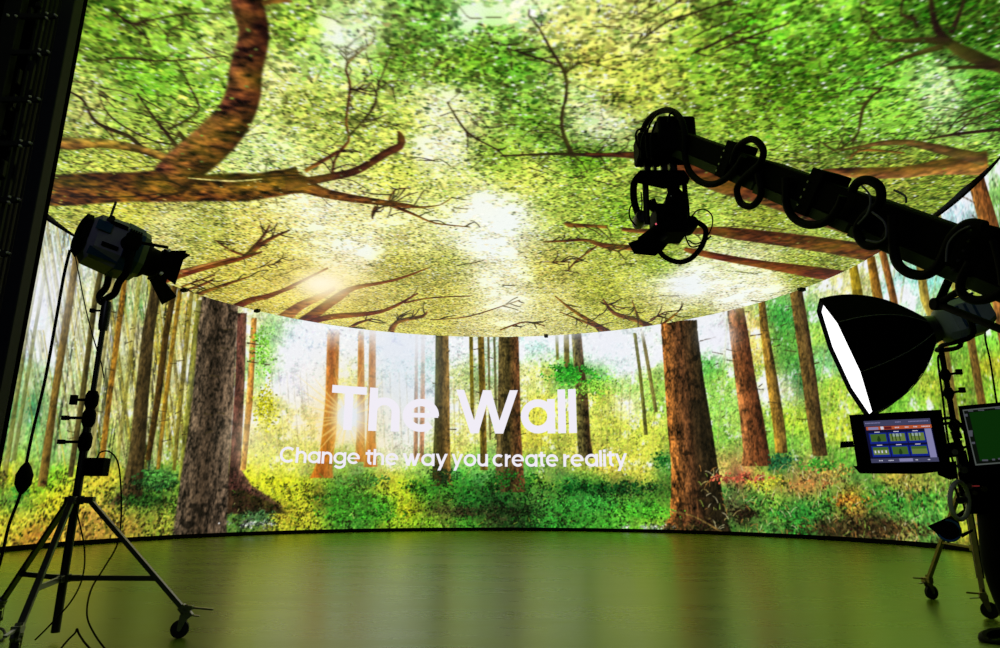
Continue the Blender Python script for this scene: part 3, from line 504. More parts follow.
# ---------------------------------------------------------------- helpers
V = Vector
def P(x, y, d):
    """point of the studio seen towards photo position (x, y) at depth d"""
    cx, cy = (x - 500) / FPX * d, (324 - y) / FPX * d
    return V((cx, d * _c - cy * _s, EYE + cy * _c + d * _s))
def material(name, col, rough=0.5, metal=0.0, var=0.15, scale=12.0, emit=None, strength=1.0, spec=0.5, bump=0.0):
    m = bpy.data.materials.new(name); m.use_nodes = True; nt = m.node_tree; b = nt.nodes['Principled BSDF']
    b.inputs['Roughness'].default_value = rough; b.inputs['Metallic'].default_value = metal
    b.inputs['Specular IOR Level'].default_value = spec
    tc = nt.nodes.new('ShaderNodeTexCoord'); nz = nt.nodes.new('ShaderNodeTexNoise'); nz.inputs['Scale'].default_value = scale
    nz.inputs['Detail'].default_value = 5; nt.links.new(tc.outputs['Object'], nz.inputs['Vector'])
    mx = nt.nodes.new('ShaderNodeMix'); mx.data_type = 'RGBA'
    mx.inputs[6].default_value = (*[c * (1 - var) for c in col], 1); mx.inputs[7].default_value = (*[min(1, c * (1 + var)) for c in col], 1)
    nt.links.new(nz.outputs['Fac'], mx.inputs[0]); nt.links.new(mx.outputs[2], b.inputs['Base Color'])
    if emit:
        b.inputs['Emission Color'].default_value = (*emit, 1); b.inputs['Emission Strength'].default_value = strength
    if bump:
        bp = nt.nodes.new('ShaderNodeBump'); bp.inputs['Strength'].default_value = bump; bp.inputs['Distance'].default_value = 0.01
        nt.links.new(nz.outputs['Fac'], bp.inputs['Height']); nt.links.new(bp.outputs['Normal'], b.inputs['Normal'])
    return m
def srgb(r, g, b):
    f = lambda c: (c / 255 / 12.92) if c <= 10 else ((c / 255 + 0.055) / 1.055) ** 2.4
    return (f(r), f(g), f(b))
M = {
 'black': material('black_paint', (0.0012, 0.0012, 0.0014), 0.65, spec=0.03),
 'cable': material('cable_rubber', (0.0015, 0.0015, 0.0015), 0.6, spec=0.06),
 'rubber': material('tyre_rubber', (0.012, 0.012, 0.012), 0.7, spec=0.2),
 'fabric': material('black_fabric', (0.0012, 0.0013, 0.0012), 0.95, spec=0.02, scale=60, bump=0.3),
 'fabric_lit': material('black_fabric_lit', (0.03, 0.034, 0.018), 0.7, spec=0.1, scale=40, bump=0.3),  # softbox fabric made paler, ceiling light painted in
 'seam': material('seam_webbing', (0.10, 0.10, 0.11), 0.7),
 'darkmetal': material('dark_anodised_metal', (0.012, 0.012, 0.012), 0.4, 0.3),
 'steel': material('zinc_steel', (0.22, 0.22, 0.2), 0.3, 0.9, var=0.25),
 'alu': material('brushed_aluminium', (0.12, 0.12, 0.11), 0.32, 0.9, var=0.2),
 'silver': material('silver_lacquer', (0.17, 0.16, 0.24), 0.55, 0.0, spec=.2),
 'blue': material('blue_plastic', (0.008, 0.04, 0.12), 0.5, spec=.2),
 'ring': material('pale_casting', (0.10, 0.13, 0.09), 0.5, 0.1),
 'bronze': material('yellow_zinc', (0.30, 0.24, 0.10), 0.35, 0.8),
 'olive': material('weathered_alloy', (0.13, 0.13, 0.08), 0.4, 0.6),
 'glint_white': material('painted_glint_white', (0.9, 0.84, 0.84), 0.3, 0.0),  # near-white non-metal, the bright glints are put into the colour
 'lampgrey': material('blue_grey_lacquer', (0.22, 0.25, 0.33), 0.5, 0.0, spec=.3),
 'blue_rim': material('blue_rim_coating', (0.04, 0.16, 0.42), 0.25, 0.3),
 'tower': material('tower_paint', (0.016, 0.017, 0.013), 0.6, 0.1, var=.3, spec=.2),
 'tower_grey': material('tower_edge_plate', (0.012, 0.012, 0.02), 0.6, 0.0, var=.2, spec=.15),
 'room': material('matte_black_studio_wall', (0.004, 0.004, 0.004), 0.95, spec=0.05, scale=3),
 'dark_sheet': material('void_black', (0.002, 0.002, 0.002), 1.0, spec=0.0, scale=30),  # black for the added sheet that fills the dark void
 'wheelgrey': material('grey_green_wheel_rim', (0.42, 0.46, 0.30), 0.5, 0.0),
 'chalk': material('chalk_marking', (0.02, 0.024, 0.05), 0.8),
 'diffuser': material('softbox_diffusion', (0.9, 0.9, 0.9), 0.9, emit=(0.95, 0.95, 1.0), strength=1.6),
 'white_led': material('screen_white', (0.0, 0.0, 0.0), 0.9, emit=srgb(240, 236, 246), strength=1.0),
}
def emi(name, rgb, k=1.0): return material(name, (0, 0, 0), 0.4, emit=srgb(*rgb), strength=k)
WL = {}
def tag(o, label=None, cat=None, group=None, kind=None):
    if label: o['label'] = label
    if cat: o['category'] = cat
    if group: o['group'] = group
    if kind: o['kind'] = kind
    return o
def thing(name, loc, label, cat, group=None):
    o = bpy.data.objects.new(name, None); COL.objects.link(o); o.location = loc; o.empty_display_size = 0.1
    WL[o.name] = V(loc); return tag(o, label, cat, group)
class MB:
    def __init__(s): s.v = []; s.f = []
    def add(s, vs, fs):
        k = len(s.v); s.v += [V(q) for q in vs]; s.f += [tuple(i + k for i in f) for f in fs]; return s
    def box(s, c, size, X=(1, 0, 0), Y=None, Z=None):
        X = V(X).normalized()
        if Z is None: Z = V((0, 0, 1))
        Z = V(Z); Z = (Z - X * Z.dot(X)).normalized(); Y = Z.cross(X)
        a, b, h = (q / 2 for q in size); c = V(c); m = min(a, b, h) * 0.12
        # chamfered box
        vs = []
        for (sx, sy, sz) in [(i, j, k) for i in (-1, 1) for j in (-1, 1) for k in (-1, 1)]:
            vs += [c + X * sx * (a - m) + Y * sy * (b - m) + Z * sz * h, c + X * sx * (a - m) + Y * sy * b + Z * sz * (h - m), c + X * sx * a + Y * sy * (b - m) + Z * sz * (h - m)]
        bm = bmesh.new()
        for q in vs: bm.verts.new(q)
        r = bmesh.ops.convex_hull(bm, input=bm.verts)
        bmesh.ops.dissolve_limit(bm, angle_limit=0.01, verts=bm.verts, edges=bm.edges)
        bm.verts.index_update()
        s.add([q.co.copy() for q in bm.verts], [[q.index for q in f.verts] for f in bm.faces]); bm.free(); return s
    def hull(s, pts):
        bm = bmesh.new()
        for q in pts: bm.verts.new(q)
        bmesh.ops.convex_hull(bm, input=bm.verts); bm.verts.index_update()
        s.add([q.co.copy() for q in bm.verts], [[q.index for q in f.verts] for f in bm.faces]); bm.free(); return s
    def loft(s, secs, cap=True, close=True):
        n = len(secs[0]); k = len(s.v); vs = [q for sec in secs for q in sec]; fs = []
        for i in range(len(secs) - 1):
            for j in range(n if close else n - 1):
                fs.append((i * n + j, i * n + (j + 1) % n, (i + 1) * n + (j + 1) % n, (i + 1) * n + j))
        if cap: fs += [tuple(range(n))[::-1], tuple((len(secs) - 1) * n + j for j in range(n))]
        return s.add(vs, fs)
    def cyl(s, p0, p1, r0, r1=None, n=16):
        return s.rings([(p0, r0), (p1, r0 if r1 is None else r1)], n)
    def rings(s, prs, n=16):
        a = V(prs[0][0]); b = V(prs[-1][0]); d = (b - a).normalized()
        u = d.orthogonal().normalized(); w = d.cross(u)
        return s.loft([[V(p) + (u * math.cos(t) + w * math.sin(t)) * r for t in [2 * math.pi * j / n for j in range(n)]] for p, r in prs])
    def tube(s, pts, r, n=8, sm=6, taper=None):
        pts = [V(p) for p in pts]; out = []
        if sm > 1 and len(pts) > 2:
            for k in range(len(pts) - 1):
                p0, p1, p2, p3 = pts[max(k - 1, 0)], pts[k], pts[k + 1], pts[min(k + 2, len(pts) - 1)]
                for t in [i / sm for i in range(sm)]:
                    out.append(0.5 * (2 * p1 + (p2 - p0) * t + (2 * p0 - 5 * p1 + 4 * p2 - p3) * t * t + (3 * p1 - p0 - 3 * p2 + p3) * t ** 3))
            out.append(pts[-1])
        else: out = pts
        d0 = (out[1] - out[0]).normalized(); u = d0.orthogonal().normalized(); secs = []
        for i, p in enumerate(out):
            d = (out[min(i + 1, len(out) - 1)] - out[max(i - 1, 0)])
            if d.length < 1e-9: d = d0
            d.normalize(); u = (u - d * u.dot(d)); u = u.normalized() if u.length > 1e-6 else d.orthogonal().normalized(); w = d.cross(u)
            secs.append([p + (u * math.cos(t) + w * math.sin(t)) * r for t in [2 * math.pi * j / n for j in range(n)]])
        return s.loft(secs)
    def torus(s, c, X, Y, R, r, n=28):
        pts = [V(c) + V(X) * R * math.cos(2 * math.pi * i / n) + V(Y) * R * math.sin(2 * math.pi * i / n) for i in range(n + 1)]
        return s.tube(pts, r, 8, 1)
    def build(s, name, mat, parent=None, smooth=True, at=None, label=None):
        me = bpy.data.meshes.new(name)
        off = WL.get(parent.name, V((0, 0, 0))) if parent else (V(at) if at else V((0, 0, 0)))
        me.from_pydata([tuple(q - off) for q in s.v], [], s.f); me.materials.append(mat)
        bm = bmesh.new(); bm.from_mesh(me); bmesh.ops.recalc_face_normals(bm, faces=bm.faces); bm.to_mesh(me); bm.free()
        o = bpy.data.objects.new(name, me); COL.objects.link(o)
        if parent: o.parent = parent; WL[o.name] = off
        else: o.location = off; WL[o.name] = off
        if smooth:
            me.polygons.foreach_set('use_smooth', [True] * len(me.polygons)); me.set_sharp_from_angle(angle=math.radians(38))
        if label: o['label'] = label
        return o
def structure(o): o['kind'] = 'structure'; return o

# ---------------------------------------------------------------- studio shell
def floor_material():
    m = bpy.data.materials.new('polished_concrete_floor'); m.use_nodes = True; nt = m.node_tree; b = nt.nodes['Principled BSDF']; L = nt.links
    tc = nt.nodes.new('ShaderNodeTexCoord')
    n1 = nt.nodes.new('ShaderNodeTexNoise'); n1.inputs['Scale'].default_value = 0.9; n1.inputs['Detail'].default_value = 8
    n2 = nt.nodes.new('ShaderNodeTexNoise'); n2.inputs['Scale'].default_value = 14; n2.inputs['Detail'].default_value = 6
    mp = nt.nodes.new('ShaderNodeMapping'); mp.inputs['Scale'].default_value = (0.5, 2.2, 1); L.new(tc.outputs['Object'], mp.inputs[0])
    L.new(mp.outputs[0], n1.inputs['Vector']); L.new(tc.outputs['Object'], n2.inputs['Vector'])
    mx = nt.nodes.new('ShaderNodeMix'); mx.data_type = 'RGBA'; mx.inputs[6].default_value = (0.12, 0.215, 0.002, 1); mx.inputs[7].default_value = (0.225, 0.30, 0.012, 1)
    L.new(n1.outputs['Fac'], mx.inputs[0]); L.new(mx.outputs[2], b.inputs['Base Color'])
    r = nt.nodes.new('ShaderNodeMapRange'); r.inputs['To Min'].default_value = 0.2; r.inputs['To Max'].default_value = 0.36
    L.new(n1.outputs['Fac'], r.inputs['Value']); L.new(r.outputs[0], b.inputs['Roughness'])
    bp = nt.nodes.new('ShaderNodeBump'); bp.inputs['Strength'].default_value = 0.06; bp.inputs['Distance'].default_value = 0.02
    L.new(n2.outputs['Fac'], bp.inputs['Height']); L.new(bp.outputs['Normal'], b.inputs['Normal'])
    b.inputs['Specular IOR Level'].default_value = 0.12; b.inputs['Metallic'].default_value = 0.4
    return m
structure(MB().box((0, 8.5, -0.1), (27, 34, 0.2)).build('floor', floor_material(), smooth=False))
structure(MB().box((0, 8.5, 8.6), (27, 34, 0.2)).build('ceiling', M['room'], smooth=False))
structure(MB().box((-13.6, 8.5, 4.25), (0.2, 34, 8.7)).build('wall_left', M['room'], smooth=False))
structure(MB().box((13.6, 8.5, 4.25), (0.2, 34, 8.7)).build('wall_right', M['room'], smooth=False))
structure(MB().box((0, 25.6, 4.25), (27.4, 0.2, 8.7)).build('wall_front', M['room'], smooth=False))
structure(MB().box((0, -8.6, 4.25), (27.4, 0.2, 8.7)).build('wall_back', M['room'], smooth=False))

# ---------------------------------------------------------------- LED screens
def screen_material(name):
    m = bpy.data.materials.new(name); m.use_nodes = True; nt = m.node_tree; b = nt.nodes['Principled BSDF']; L = nt.links
    b.inputs['Base Color'].default_value = (0.004, 0.004, 0.004, 1); b.inputs['Roughness'].default_value = 0.7; b.inputs['Specular IOR Level'].default_value = 0.1
    at = nt.nodes.new('ShaderNodeAttribute'); at.attribute_name = 'picture'
    tc = nt.nodes.new('ShaderNodeTexCoord'); nz = nt.nodes.new('ShaderNodeTexNoise'); nz.inputs['Scale'].default_value = 40; nz.inputs['Detail'].default_value = 4
    L.new(tc.outputs['Object'], nz.inputs['Vector'])
    r = nt.nodes.new('ShaderNodeMapRange'); r.inputs['To Min'].default_value = 0.88; r.inputs['To Max'].default_value = 1.12
    L.new(nz.outputs['Fac'], r.inputs['Value'])
    mm_ = nt.nodes.new('ShaderNodeMix'); mm_.data_type = 'RGBA'; mm_.inputs[0].default_value = 0.05; mm_.inputs[6].default_value = (0.002, 0.002, 0.002, 1)
    L.new(at.outputs['Color'], mm_.inputs[7]); L.new(mm_.outputs[2], b.inputs['Base Color'])
    L.new(at.outputs['Color'], b.inputs['Emission Color']); L.new(r.outputs[0], b.inputs['Emission Strength'])
    m.cycles.emission_sampling = 'NONE'
    return m
def grid_mesh(name, verts, img, keep, mat, parent):
    H, W = keep.shape
    j, i = np.nonzero(keep[:-1, :-1] & keep[1:, :-1] & keep[:-1, 1:] & keep[1:, 1:])
    q = np.stack([j * W + i, j * W + i + 1, (j + 1) * W + i + 1, (j + 1) * W + i], 1)
    used = np.zeros(H * W, bool); used[q.ravel()] = True; idx = np.cumsum(used) - 1
    q = idx[q]; v = verts.reshape(-1, 3)[used] - np.array(WL[parent.name]); c = img.reshape(-1, 3)[used] / 255
    c = np.where(c <= 0.04045, c / 12.92, ((c + 0.055) / 1.055) ** 2.4)
    me = bpy.data.meshes.new(name); n = len(q)
    me.vertices.add(len(v)); me.vertices.foreach_set('co', v.astype(np.float32).ravel())
    me.loops.add(4 * n); me.loops.foreach_set('vertex_index', q.astype(np.int32).ravel())
    me.polygons.add(n); me.polygons.foreach_set('loop_start', np.arange(0, 4 * n, 4, dtype=np.int32))
    me.update(calc_edges=True)
    a = me.color_attributes.new('picture', 'FLOAT_COLOR', 'POINT')
    a.data.foreach_set('color', np.c_[c, np.ones(len(c))].astype(np.float32).ravel())
    me.materials.append(mat); o = bpy.data.objects.new(name, me); COL.objects.link(o); o.parent = parent; WL[o.name] = WL[parent.name]
    return o
def wall_pt(s, z, r=RW): return V((CX + r * math.sin(s / RW), CY + r * math.cos(s / RW), z))
lw = thing('led_wall', (CX, CY + RW, 0), 'tall curved LED video wall showing a sunlit forest with white headline lettering', 'video wall')
ss, zs, wimg = paint_wall()
S, Z = np.meshgrid(ss, zs)
grid_mesh('wall_screen', np.stack([CX + RW * np.sin(S / RW), CY + RW * np.cos(S / RW), Z], -1), wimg, np.ones(S.shape, bool), screen_material('forest_wall_picture'), lw)
smax = THMAX * RW; NS = 110
def arcsolid(r0, r1, z0, z1):
    secs = []
    for k in range(NS + 1):
        s = -smax + 2 * smax * k / NS
        secs.append([wall_pt(s, z0, r0), wall_pt(s, z0, r1), wall_pt(s, z1, r1), wall_pt(s, z1, r0)])
    return MB().loft(secs)
arcsolid(RW + 0.012, RW + 0.18, ZBOT, ZTOP + .06).build('cabinet_shell', M['black'], lw, smooth=False)
arcsolid(RW - 0.02, RW + 0.18, 0, ZBOT - 0.002).build('plinth', M['black'], lw, smooth=False)
del S, Z, wimg
lc = thing('led_ceiling', (CX, CY, ZCEIL), 'overhead round LED ceiling panel showing looked-up tree canopy with thick brown branches', 'video ceiling')
xs, ys, cimg = paint_ceiling()
X, Y = np.meshgrid(xs, ys)
def ceil_r(phi):   # radius of the ceiling panel's outline by direction (degrees, 0 = right, 90 = front)
    return np.interp(np.degrees(phi) % 360, [0, 14, 30, 60, 90, 120, 150, 165, 183, 198, 230, 300, 334, 346, 360], [8.25, 8.45, 8.57, 8.62, 8.62, 8.62, 8.58, 8.45, 8.25, 8.12, 8.3, 9.1, 8.6, 8.3, 8.25])
grid_mesh('ceiling_screen', np.stack([X, Y, np.full_like(X, ZCEIL)], -1), cimg, (X - CX) ** 2 + (Y - CY) ** 2 < ceil_r(np.arctan2(Y - CY, X - CX)) ** 2, screen_material('canopy_ceiling_picture'), lc)
y0 = ys[0]
t0 = math.asin((y0 - CY) / 8.62) + .05
outl = [(CX + float(ceil_r(t)) * math.cos(t), max(y0, CY + float(ceil_r(t)) * math.sin(t))) for t in np.linspace(t0, math.pi - t0, 120)]
MB().loft([[V((x, y, ZCEIL + 0.012)) for x, y in outl], [V((x, y, ZCEIL + 0.16)) for x, y in outl]]).build('ceiling_cabinet', M['black'], lc, smooth=False)
# black fascia that closes the slot between ceiling and wall
sec = []
for t in np.linspace(t0 + .02, math.pi - t0 - .02, 120):
    rc = float(ceil_r(t)) - .02; a = V((CX + rc * math.cos(t), CY + rc * math.sin(t), 0)); b = V((CX + (RW + .01) * math.cos(t), CY + (RW + .01) * math.sin(t), 0))
    sec.append([a + V((0, 0, ZCEIL + .155)), b + V((0, 0, ZTOP + .005)), b + V((0, 0, ZTOP + .04)), a + V((0, 0, ZCEIL + .19))])
MB().loft(sec).build('slot_cover', M['black'], lc, smooth=False)
for x in (-5, 0, 4.6):
    for y in (7, 12, 17): MB().cyl((x, y, ZCEIL + .1), (x, y, 8.5), .02, n=8).build('hanging_rod', M['black'], lc)
del X, Y, cimg
for k, (px_, py_) in enumerate(((177, 290), (252, 313), (547, 334), (809, 288))):
    s, z = hit_wall(px_, py_); s = float(s); r = RW - 0.25
    c = wall_pt(s, ZCEIL - 0.06, r); d = (V((CX, CY, 0)) - V((c.x, c.y, 0))).normalized()
    t = thing('tracking_camera', c, ['tiny black sensor camera under the ceiling edge left of the large dark trunk', 'tiny black sensor camera under the ceiling edge right of the large dark trunk', 'tiny black sensor camera under the ceiling edge near the middle of the screen', 'tiny black sensor camera under the ceiling edge by the right-hand trunks'][k], 'camera', 'sensor cameras under the ceiling edge')
    MB().box(c, (0.11, 0.16, 0.08), X=d.cross(V((0, 0, 1)))).build('housing', M['black'], t)
    MB().cyl(c + d * .06, c + d * .14, 0.03, n=12).build('lens', M['darkmetal'], t)
    MB().cyl(c, c + V((0, 0, 0.075)), 0.015, n=8).build('mount', M['black'], t)

# ---------------------------------------------------------------- lettering shown on the wall
def arc(cx, cy, rx, ry, a0, a1, n=18): return [(cx + rx * math.cos(math.radians(a0 + (a1 - a0) * i / n)), cy + ry * math.sin(math.radians(a0 + (a1 - a0) * i / n))) for i in range(n + 1)]
def glyph(ch, w):
    """strokes ('p', points) constant width; ('d', x0,y0,x1,y1) slanted bar with level ends; returns strokes, advance width"""
    xh = 0.785; r = xh / 2; h = w / 2; k = r - h
    if ch == 'T': return [('p', [(0, 1 - h), (.74, 1 - h)]), ('p', [(.37, 0), (.37, 1 - h)])], .74
    if ch == 'C': return [('p', arc(.5, .5, .5 - h, .5 + .01 - h, 47, 313, 26))], .9
    if ch in 'hn':
        W = .66; top = 1.0 if ch == 'h' else xh
        return [('p', [(h, 0), (h, top)]), ('p', [(h, .35)] + arc(W / 2, xh - W / 2 + .0, W / 2 - h, W / 2 - h, 170, 0, 16) + [(W - h, 0)])], W
    if ch == 'u':
        W = .66; return [('p', [(W - h, 0), (W - h, xh)]), ('p', [(h, xh)] + arc(W / 2, W / 2, W / 2 - h, W / 2 - h, 180, 350, 16))], W
    if ch == 'e': return [('p', [(h, r), (2 * r - h * .2, r)], .62), ('p', arc(r, r, k, k, -4, 315, 26))], 2 * r
    if ch == 'o': return [('p', arc(r, r, k, k, 0, 360, 28))], 2 * r
    if ch == 'c': return [('p', arc(r, r, k, k, 48, 312, 24))], 2 * r - .06
    if ch == 'a': return [('p', arc(r, r, k, k, 0, 360, 28)), ('p', [(2 * r - h, 0), (2 * r - h, xh)])], 2 * r
    if ch == 'g': return [('p', arc(r, r, k, k, 0, 360, 28)), ('p', [(2 * r - h, xh), (2 * r - h, .02)] + arc(r, .02, k, k * .82, 0, -150, 14))], 2 * r
    if ch == 'l': return [('p', [(h, 0), (h, 1.0)])], w
    if ch == 'i': return [('p', [(h, 0), (h, xh)]), ('p', [(h, .87), (h, 1.04)])], w
    if ch == 't': return [('p', [(.2, .93), (.2, h + .16)] + arc(.2 + .16, h + .16, .16, .16, 180, 275, 8)), ('p', [(0, xh - h), (.46, xh - h)])], .44
    if ch == 'r': return [('p', [(h, 0), (h, xh)]), ('p', [(h, .38)] + arc(.36, .38, .36 - h, .36 - h, 170, 88, 10))], .40
    if ch == 'W': return [('d', 0, 1, .34, 0), ('d', .34, 0, .62, 1), ('d', .62, 1, .90, 0), ('d', .90, 0, 1.24, 1)], 1.24 + w
    if ch == 'w': return [('d', 0, xh, .24, 0), ('d', .24, 0, .42, xh), ('d', .42, xh, .60, 0), ('d', .60, 0, .84, xh)], .84 + w
    if ch == 'y': return [('d', 0, xh, .27, 0), ('d', .12, -.27, .54, xh)], .54 + w
def lettering(name, words, w, off, parent):
    """words: (text, photo x0, x1, baseline y0, y1, cap top y0)"""
    mb = MB(); r = RW - off
    for text, x0, x1, b0, b1, t0_ in words:
        sA, zA = (float(q) for q in hit_wall(x0, b0)); sB, zB = (float(q) for q in hit_wall(x1, b1)); _, zT = hit_wall(x0, t0_)
        cap = float(zT) - zA; gap = .065
        pen = 0; items = []
        for ch in text:
            st, adv = glyph(ch, w); items.append((st, pen)); pen += adv + (gap if ch not in 'rty' else gap * .5)
        total = pen - gap; kx = (sB - sA) / total
        def put(x, y): return wall_pt(sA + x * kx, zA + (zB - zA) * (x / total) + y * cap, r)
        for st, p0 in items:
            for q in st:
                if q[0] == 'd':
                    _, xa, ya, xb, yb = q; hw = w * .52
                    n = 6; L = []; Rr = []
                    for i in range(n + 1):
                        t = i / n; L.append(put(p0 + w / 2 + xa + (xb - xa) * t - hw, ya + (yb - ya) * t)); Rr.append(put(p0 + w / 2 + xa + (xb - xa) * t + hw, ya + (yb - ya) * t))
                else:
                    w_ = w * (q[2] if len(q) > 2 else 1)
                    pts = [V((a, b, 0)) for a, b in q[1]]; L = []; Rr = []
                    if len(pts) == 2: pts = [pts[0].lerp(pts[1], t / 5) for t in range(6)]
                    closed = (pts[0] - pts[-1]).length < 1e-6
                    for i, p in enumerate(pts):
                        a = pts[i - 1] if i else (pts[-2] if closed else pts[0]); b = pts[i + 1] if i < len(pts) - 1 else (pts[1] if closed else pts[-1])
                        d = (b - a).normalized(); nn = V((-d.y, d.x, 0)) * w_ / 2
                        L.append(put(p0 + p.x + nn.x, p.y + nn.y)); Rr.append(put(p0 + p.x - nn.x, p.y - nn.y))
                k = len(L); mb.add(L + Rr, [(i, i + 1, k + i + 1, k + i) for i in range(k - 1)])
    me = bpy.data.meshes.new(name); offp = WL[parent.name]
    me.from_pydata([tuple(q - offp) for q in mb.v], [], mb.f); me.materials.append(M['white_led'])
    o = bpy.data.objects.new(name, me); COL.objects.link(o); o.parent = parent
    return o
M['white_led'].cycles.emission_sampling = 'NONE'
lettering('headline_lettering', [('The', 329.5, 438.6, 429.3, 432.2, 384.5), ('Wall', 455.5, 577, 433, 433, 389.5)], 0.178, .008, lw)['label'] = 'large white words The Wall'
lettering('tagline_lettering', [('Change', 279, 359.5, 462.3, 464.3, 446.3), ('the', 365, 398, 464.6, 465.4, 448.6), ('way', 402.5, 447, 465.7, 466.2, 449.7), ('you', 451.5, 488, 466.3, 466.5, 450.4), ('create', 492.5, 558.5, 466.6, 466.8, 450.6), ('reality', 563.5, 627, 466.8, 466.4, 450.6)], 0.168, .008, lw)['label'] = 'small white words Change the way you create reality'

# ---------------------------------------------------------------- casters and stands
def caster(parent, c, out, r=0.05, bronze=False):
    """swivel caster on the floor below c (x, y); out = horizontal direction it trails"""
    out = V((out[0], out[1], 0)).normalized(); side = V((-out.y, out.x, 0)); x, y = c
    w = V((x, y, r)) + out * 0.025
    cb = MB(); top = V((x, y, r * 2 + 0.035))
    for sgn in (-1, 1):
        cb.hull([w + side * sgn * .024 + d for d in (V((0, 0, -.012)), out * .014, out * -.014)] + [w + side * sgn * .028 + d for d in (V((0, 0, -.012)), out * .014, out * -.014)] + [top + side * sgn * k + out * e for k in (.022, .027) for e in (-.03, .03)])
    cb.cyl(top - V((0, 0, .004)), top + V((0, 0, .016)), .032); cb.cyl(top, top + V((0, 0, .06)), .013)
    body = cb.build('caster', M['bronze'] if bronze else M['steel'], parent)
    MB().rings([(w - side * .018, r * .8), (w - side * .015, r), (w + side * .015, r), (w + side * .018, r * .8)], 24).build('wheel', M['rubber'], body)
    MB().cyl(w - side * .03, w + side * .03, .012, n=12).build('axle', M['steel'], body)
    MB().box(top + out * -.055 + V((0, 0, -.012)), (.075, .03, .008), X=(-out + V((0, 0, -.12)))).build('brake_lever', M['steel'], body)
    return top
def clampcollar(mb, p, r, h): mb.rings([(p - V((0, 0, h / 2)), r), (p + V((0, 0, h / 2)), r)], 14)

# --- left light stand
cL = V((-2.95, 4.80, 0))
st = thing('light_stand', cL, 'tall silver and black rolling tripod stand at left holding the studio lamp', 'light stand')
apex = cL + V((0, 0, 0.90))
MB().cyl(cL + V((0, 0, .05)), cL + V((0, 0, 1.45)), .027, n=20).build('lower_column', M['darkmetal'], st)
MB().cyl(cL + V((0, 0, 1.4)), cL + V((.0, 0, 2.2)), .019, n=16).build('upper_column', M['darkmetal'], st)
mb = MB(); clampcollar(mb, apex, .05, .06)
cas = [V((-2.14, 4.89, 0)), V((-2.76, 4.14, 0)), V((-3.68, 5.28, 0))]
for q in cas:
    d = (q - cL).normalized(); mb.box(apex + d * .075, (.09, .05, .045), X=d)
mb.build('apex_collar', M['alu'], st)
hub = cL + V((0, 0, .39)); mb = MB(); clampcollar(mb, hub, .045, .05)
for q in cas:
    d = (q - cL).normalized(); mb.box(hub + d * .065, (.09, .04, .04), X=d)
mb.build('spider_hub', M['alu'], st)
for q in cas:
    d = (q - cL).normalized(); a = apex + d * .10 - V((0, 0, .01)); b = V((q.x, q.y, .165))
    lg = MB().box((a + b) / 2, ((a - b).length, .036, .03), X=(b - a)).build('leg', M['alu'], st)
    t = (a.z - .41) / (a.z - b.z); m = a.lerp(b, t + .04)
    MB().box((hub + d * .07 + m) / 2, ((hub + d * .07 - m).length, .02, .034), X=(m - hub - d * .07)).build('brace', M['alu'], st)
    top = caster(st, (q.x, q.y), (-d.x - .35, -d.y - .2), .058)
    k = MB(); k.box(b + V((0, 0, 0)), (.10, .045, .05), X=(b - a)); k.box(V((q.x, q.y, .19)) + d * .02, (.05, .05, .03), X=d)
    k.build('caster_socket', M['steel'], lg)
    MB().box(V((q.x, q.y, .183)) + d * .11, (.14, .022, .012), X=d + V((0, 0, -.1))).build('lock_lever', M['steel'], lg)
# clamps with levers pointing left
camr = V((1, 0, 0))
for z, ln in ((1.60, .12), (1.47, .16), (1.30, .16)):
    c = cL + V((0, 0, z)); m = MB(); m.rings([(c - V((0, 0, .065)), .03), (c - V((0, 0, .03)), .045), (c + V((0, 0, .03)), .045), (c + V((0, 0, .065)), .03)], 14)
    cl = m.build('riser_clamp', M['black'], st)
    m = MB(); m.cyl(c - camr * .03, c - camr * ln, .011, n=10); m.box(c - camr * (ln + .01), (.045, .03, .032 if z < 1.55 else .07)); m.build('clamp_lever', M['black'], cl)
m = MB(); m.rings([(cL + V((0, 0, 2.12)), .03), (cL + V((0, 0, 2.16)), .036), (cL + V((0, 0, 2.30)), .036), (cL + V((0, 0, 2.34)), .028)], 14)
hd = m.build('spigot_socket', M['darkmetal'], st); m = MB(); m.cyl(cL + V((0, 0, 2.27)), cL + V((-.09, 0, 2.27)), .008, n=8); m.box(cL + V((-.10, 0, 2.27)), (.03, .03, .03)); m.build('socket_knob', M['black'], hd)
bx = thing('clamped_control_box', P(97, 467, 4.74), 'small square black box clamped to the lamp stand pole above the legs', 'control box')
MB().box(P(97, 467, 4.72), (.135, .09, .125)).build('case', M['black'], bx)
MB().box(P(88, 467, 4.74), (.03, .06, .06)).build('clamp', M['darkmetal'], bx)

# --- studio lamp on the left stand
d0 = 5.05
A = P(78, 234, d0 - .14); Bp = P(140, 258, d0 + .14); ax = (Bp - A).normalized(); upv = (V((0, 0, 1)) - ax * ax.z).normalized(); sd = ax.cross(upv).normalized()
Lh = (Bp - A).length
lamp = thing('studio_lamp', cL + V((0, 0, 2.34)), 'large silver and blue film lamp with barn doors on the left stand', 'lamp')
def osec(t, hw, hh, ch=.35, cz=0):
    c = A + ax * t * Lh + upv * cz; pts = []
    for (u, v) in ((-1, -1 + ch), (-1, 1 - ch), (-1 + ch, 1), (1 - ch, 1), (1, 1 - ch), (1, -1 + ch), (1 - ch, -1), (-1 + ch, -1)): pts.append(c + sd * u * hw + upv * v * hh)
    return pts
MB().loft([osec(.10, .13, .13, .4), osec(.20, .18, .175, .42), osec(.62, .19, .19, .42)]).build('rear_housing', M['silver'], lamp)
MB().loft([osec(.621, .195, .195, .42), osec(.90, .19, .185, .42)]).build('front_housing', M['blue'], lamp)
MB().loft([osec(.901, .185, .175, .4), osec(1.0, .175, .17, .4)]).build('front_casting', M['ring'], lamp)
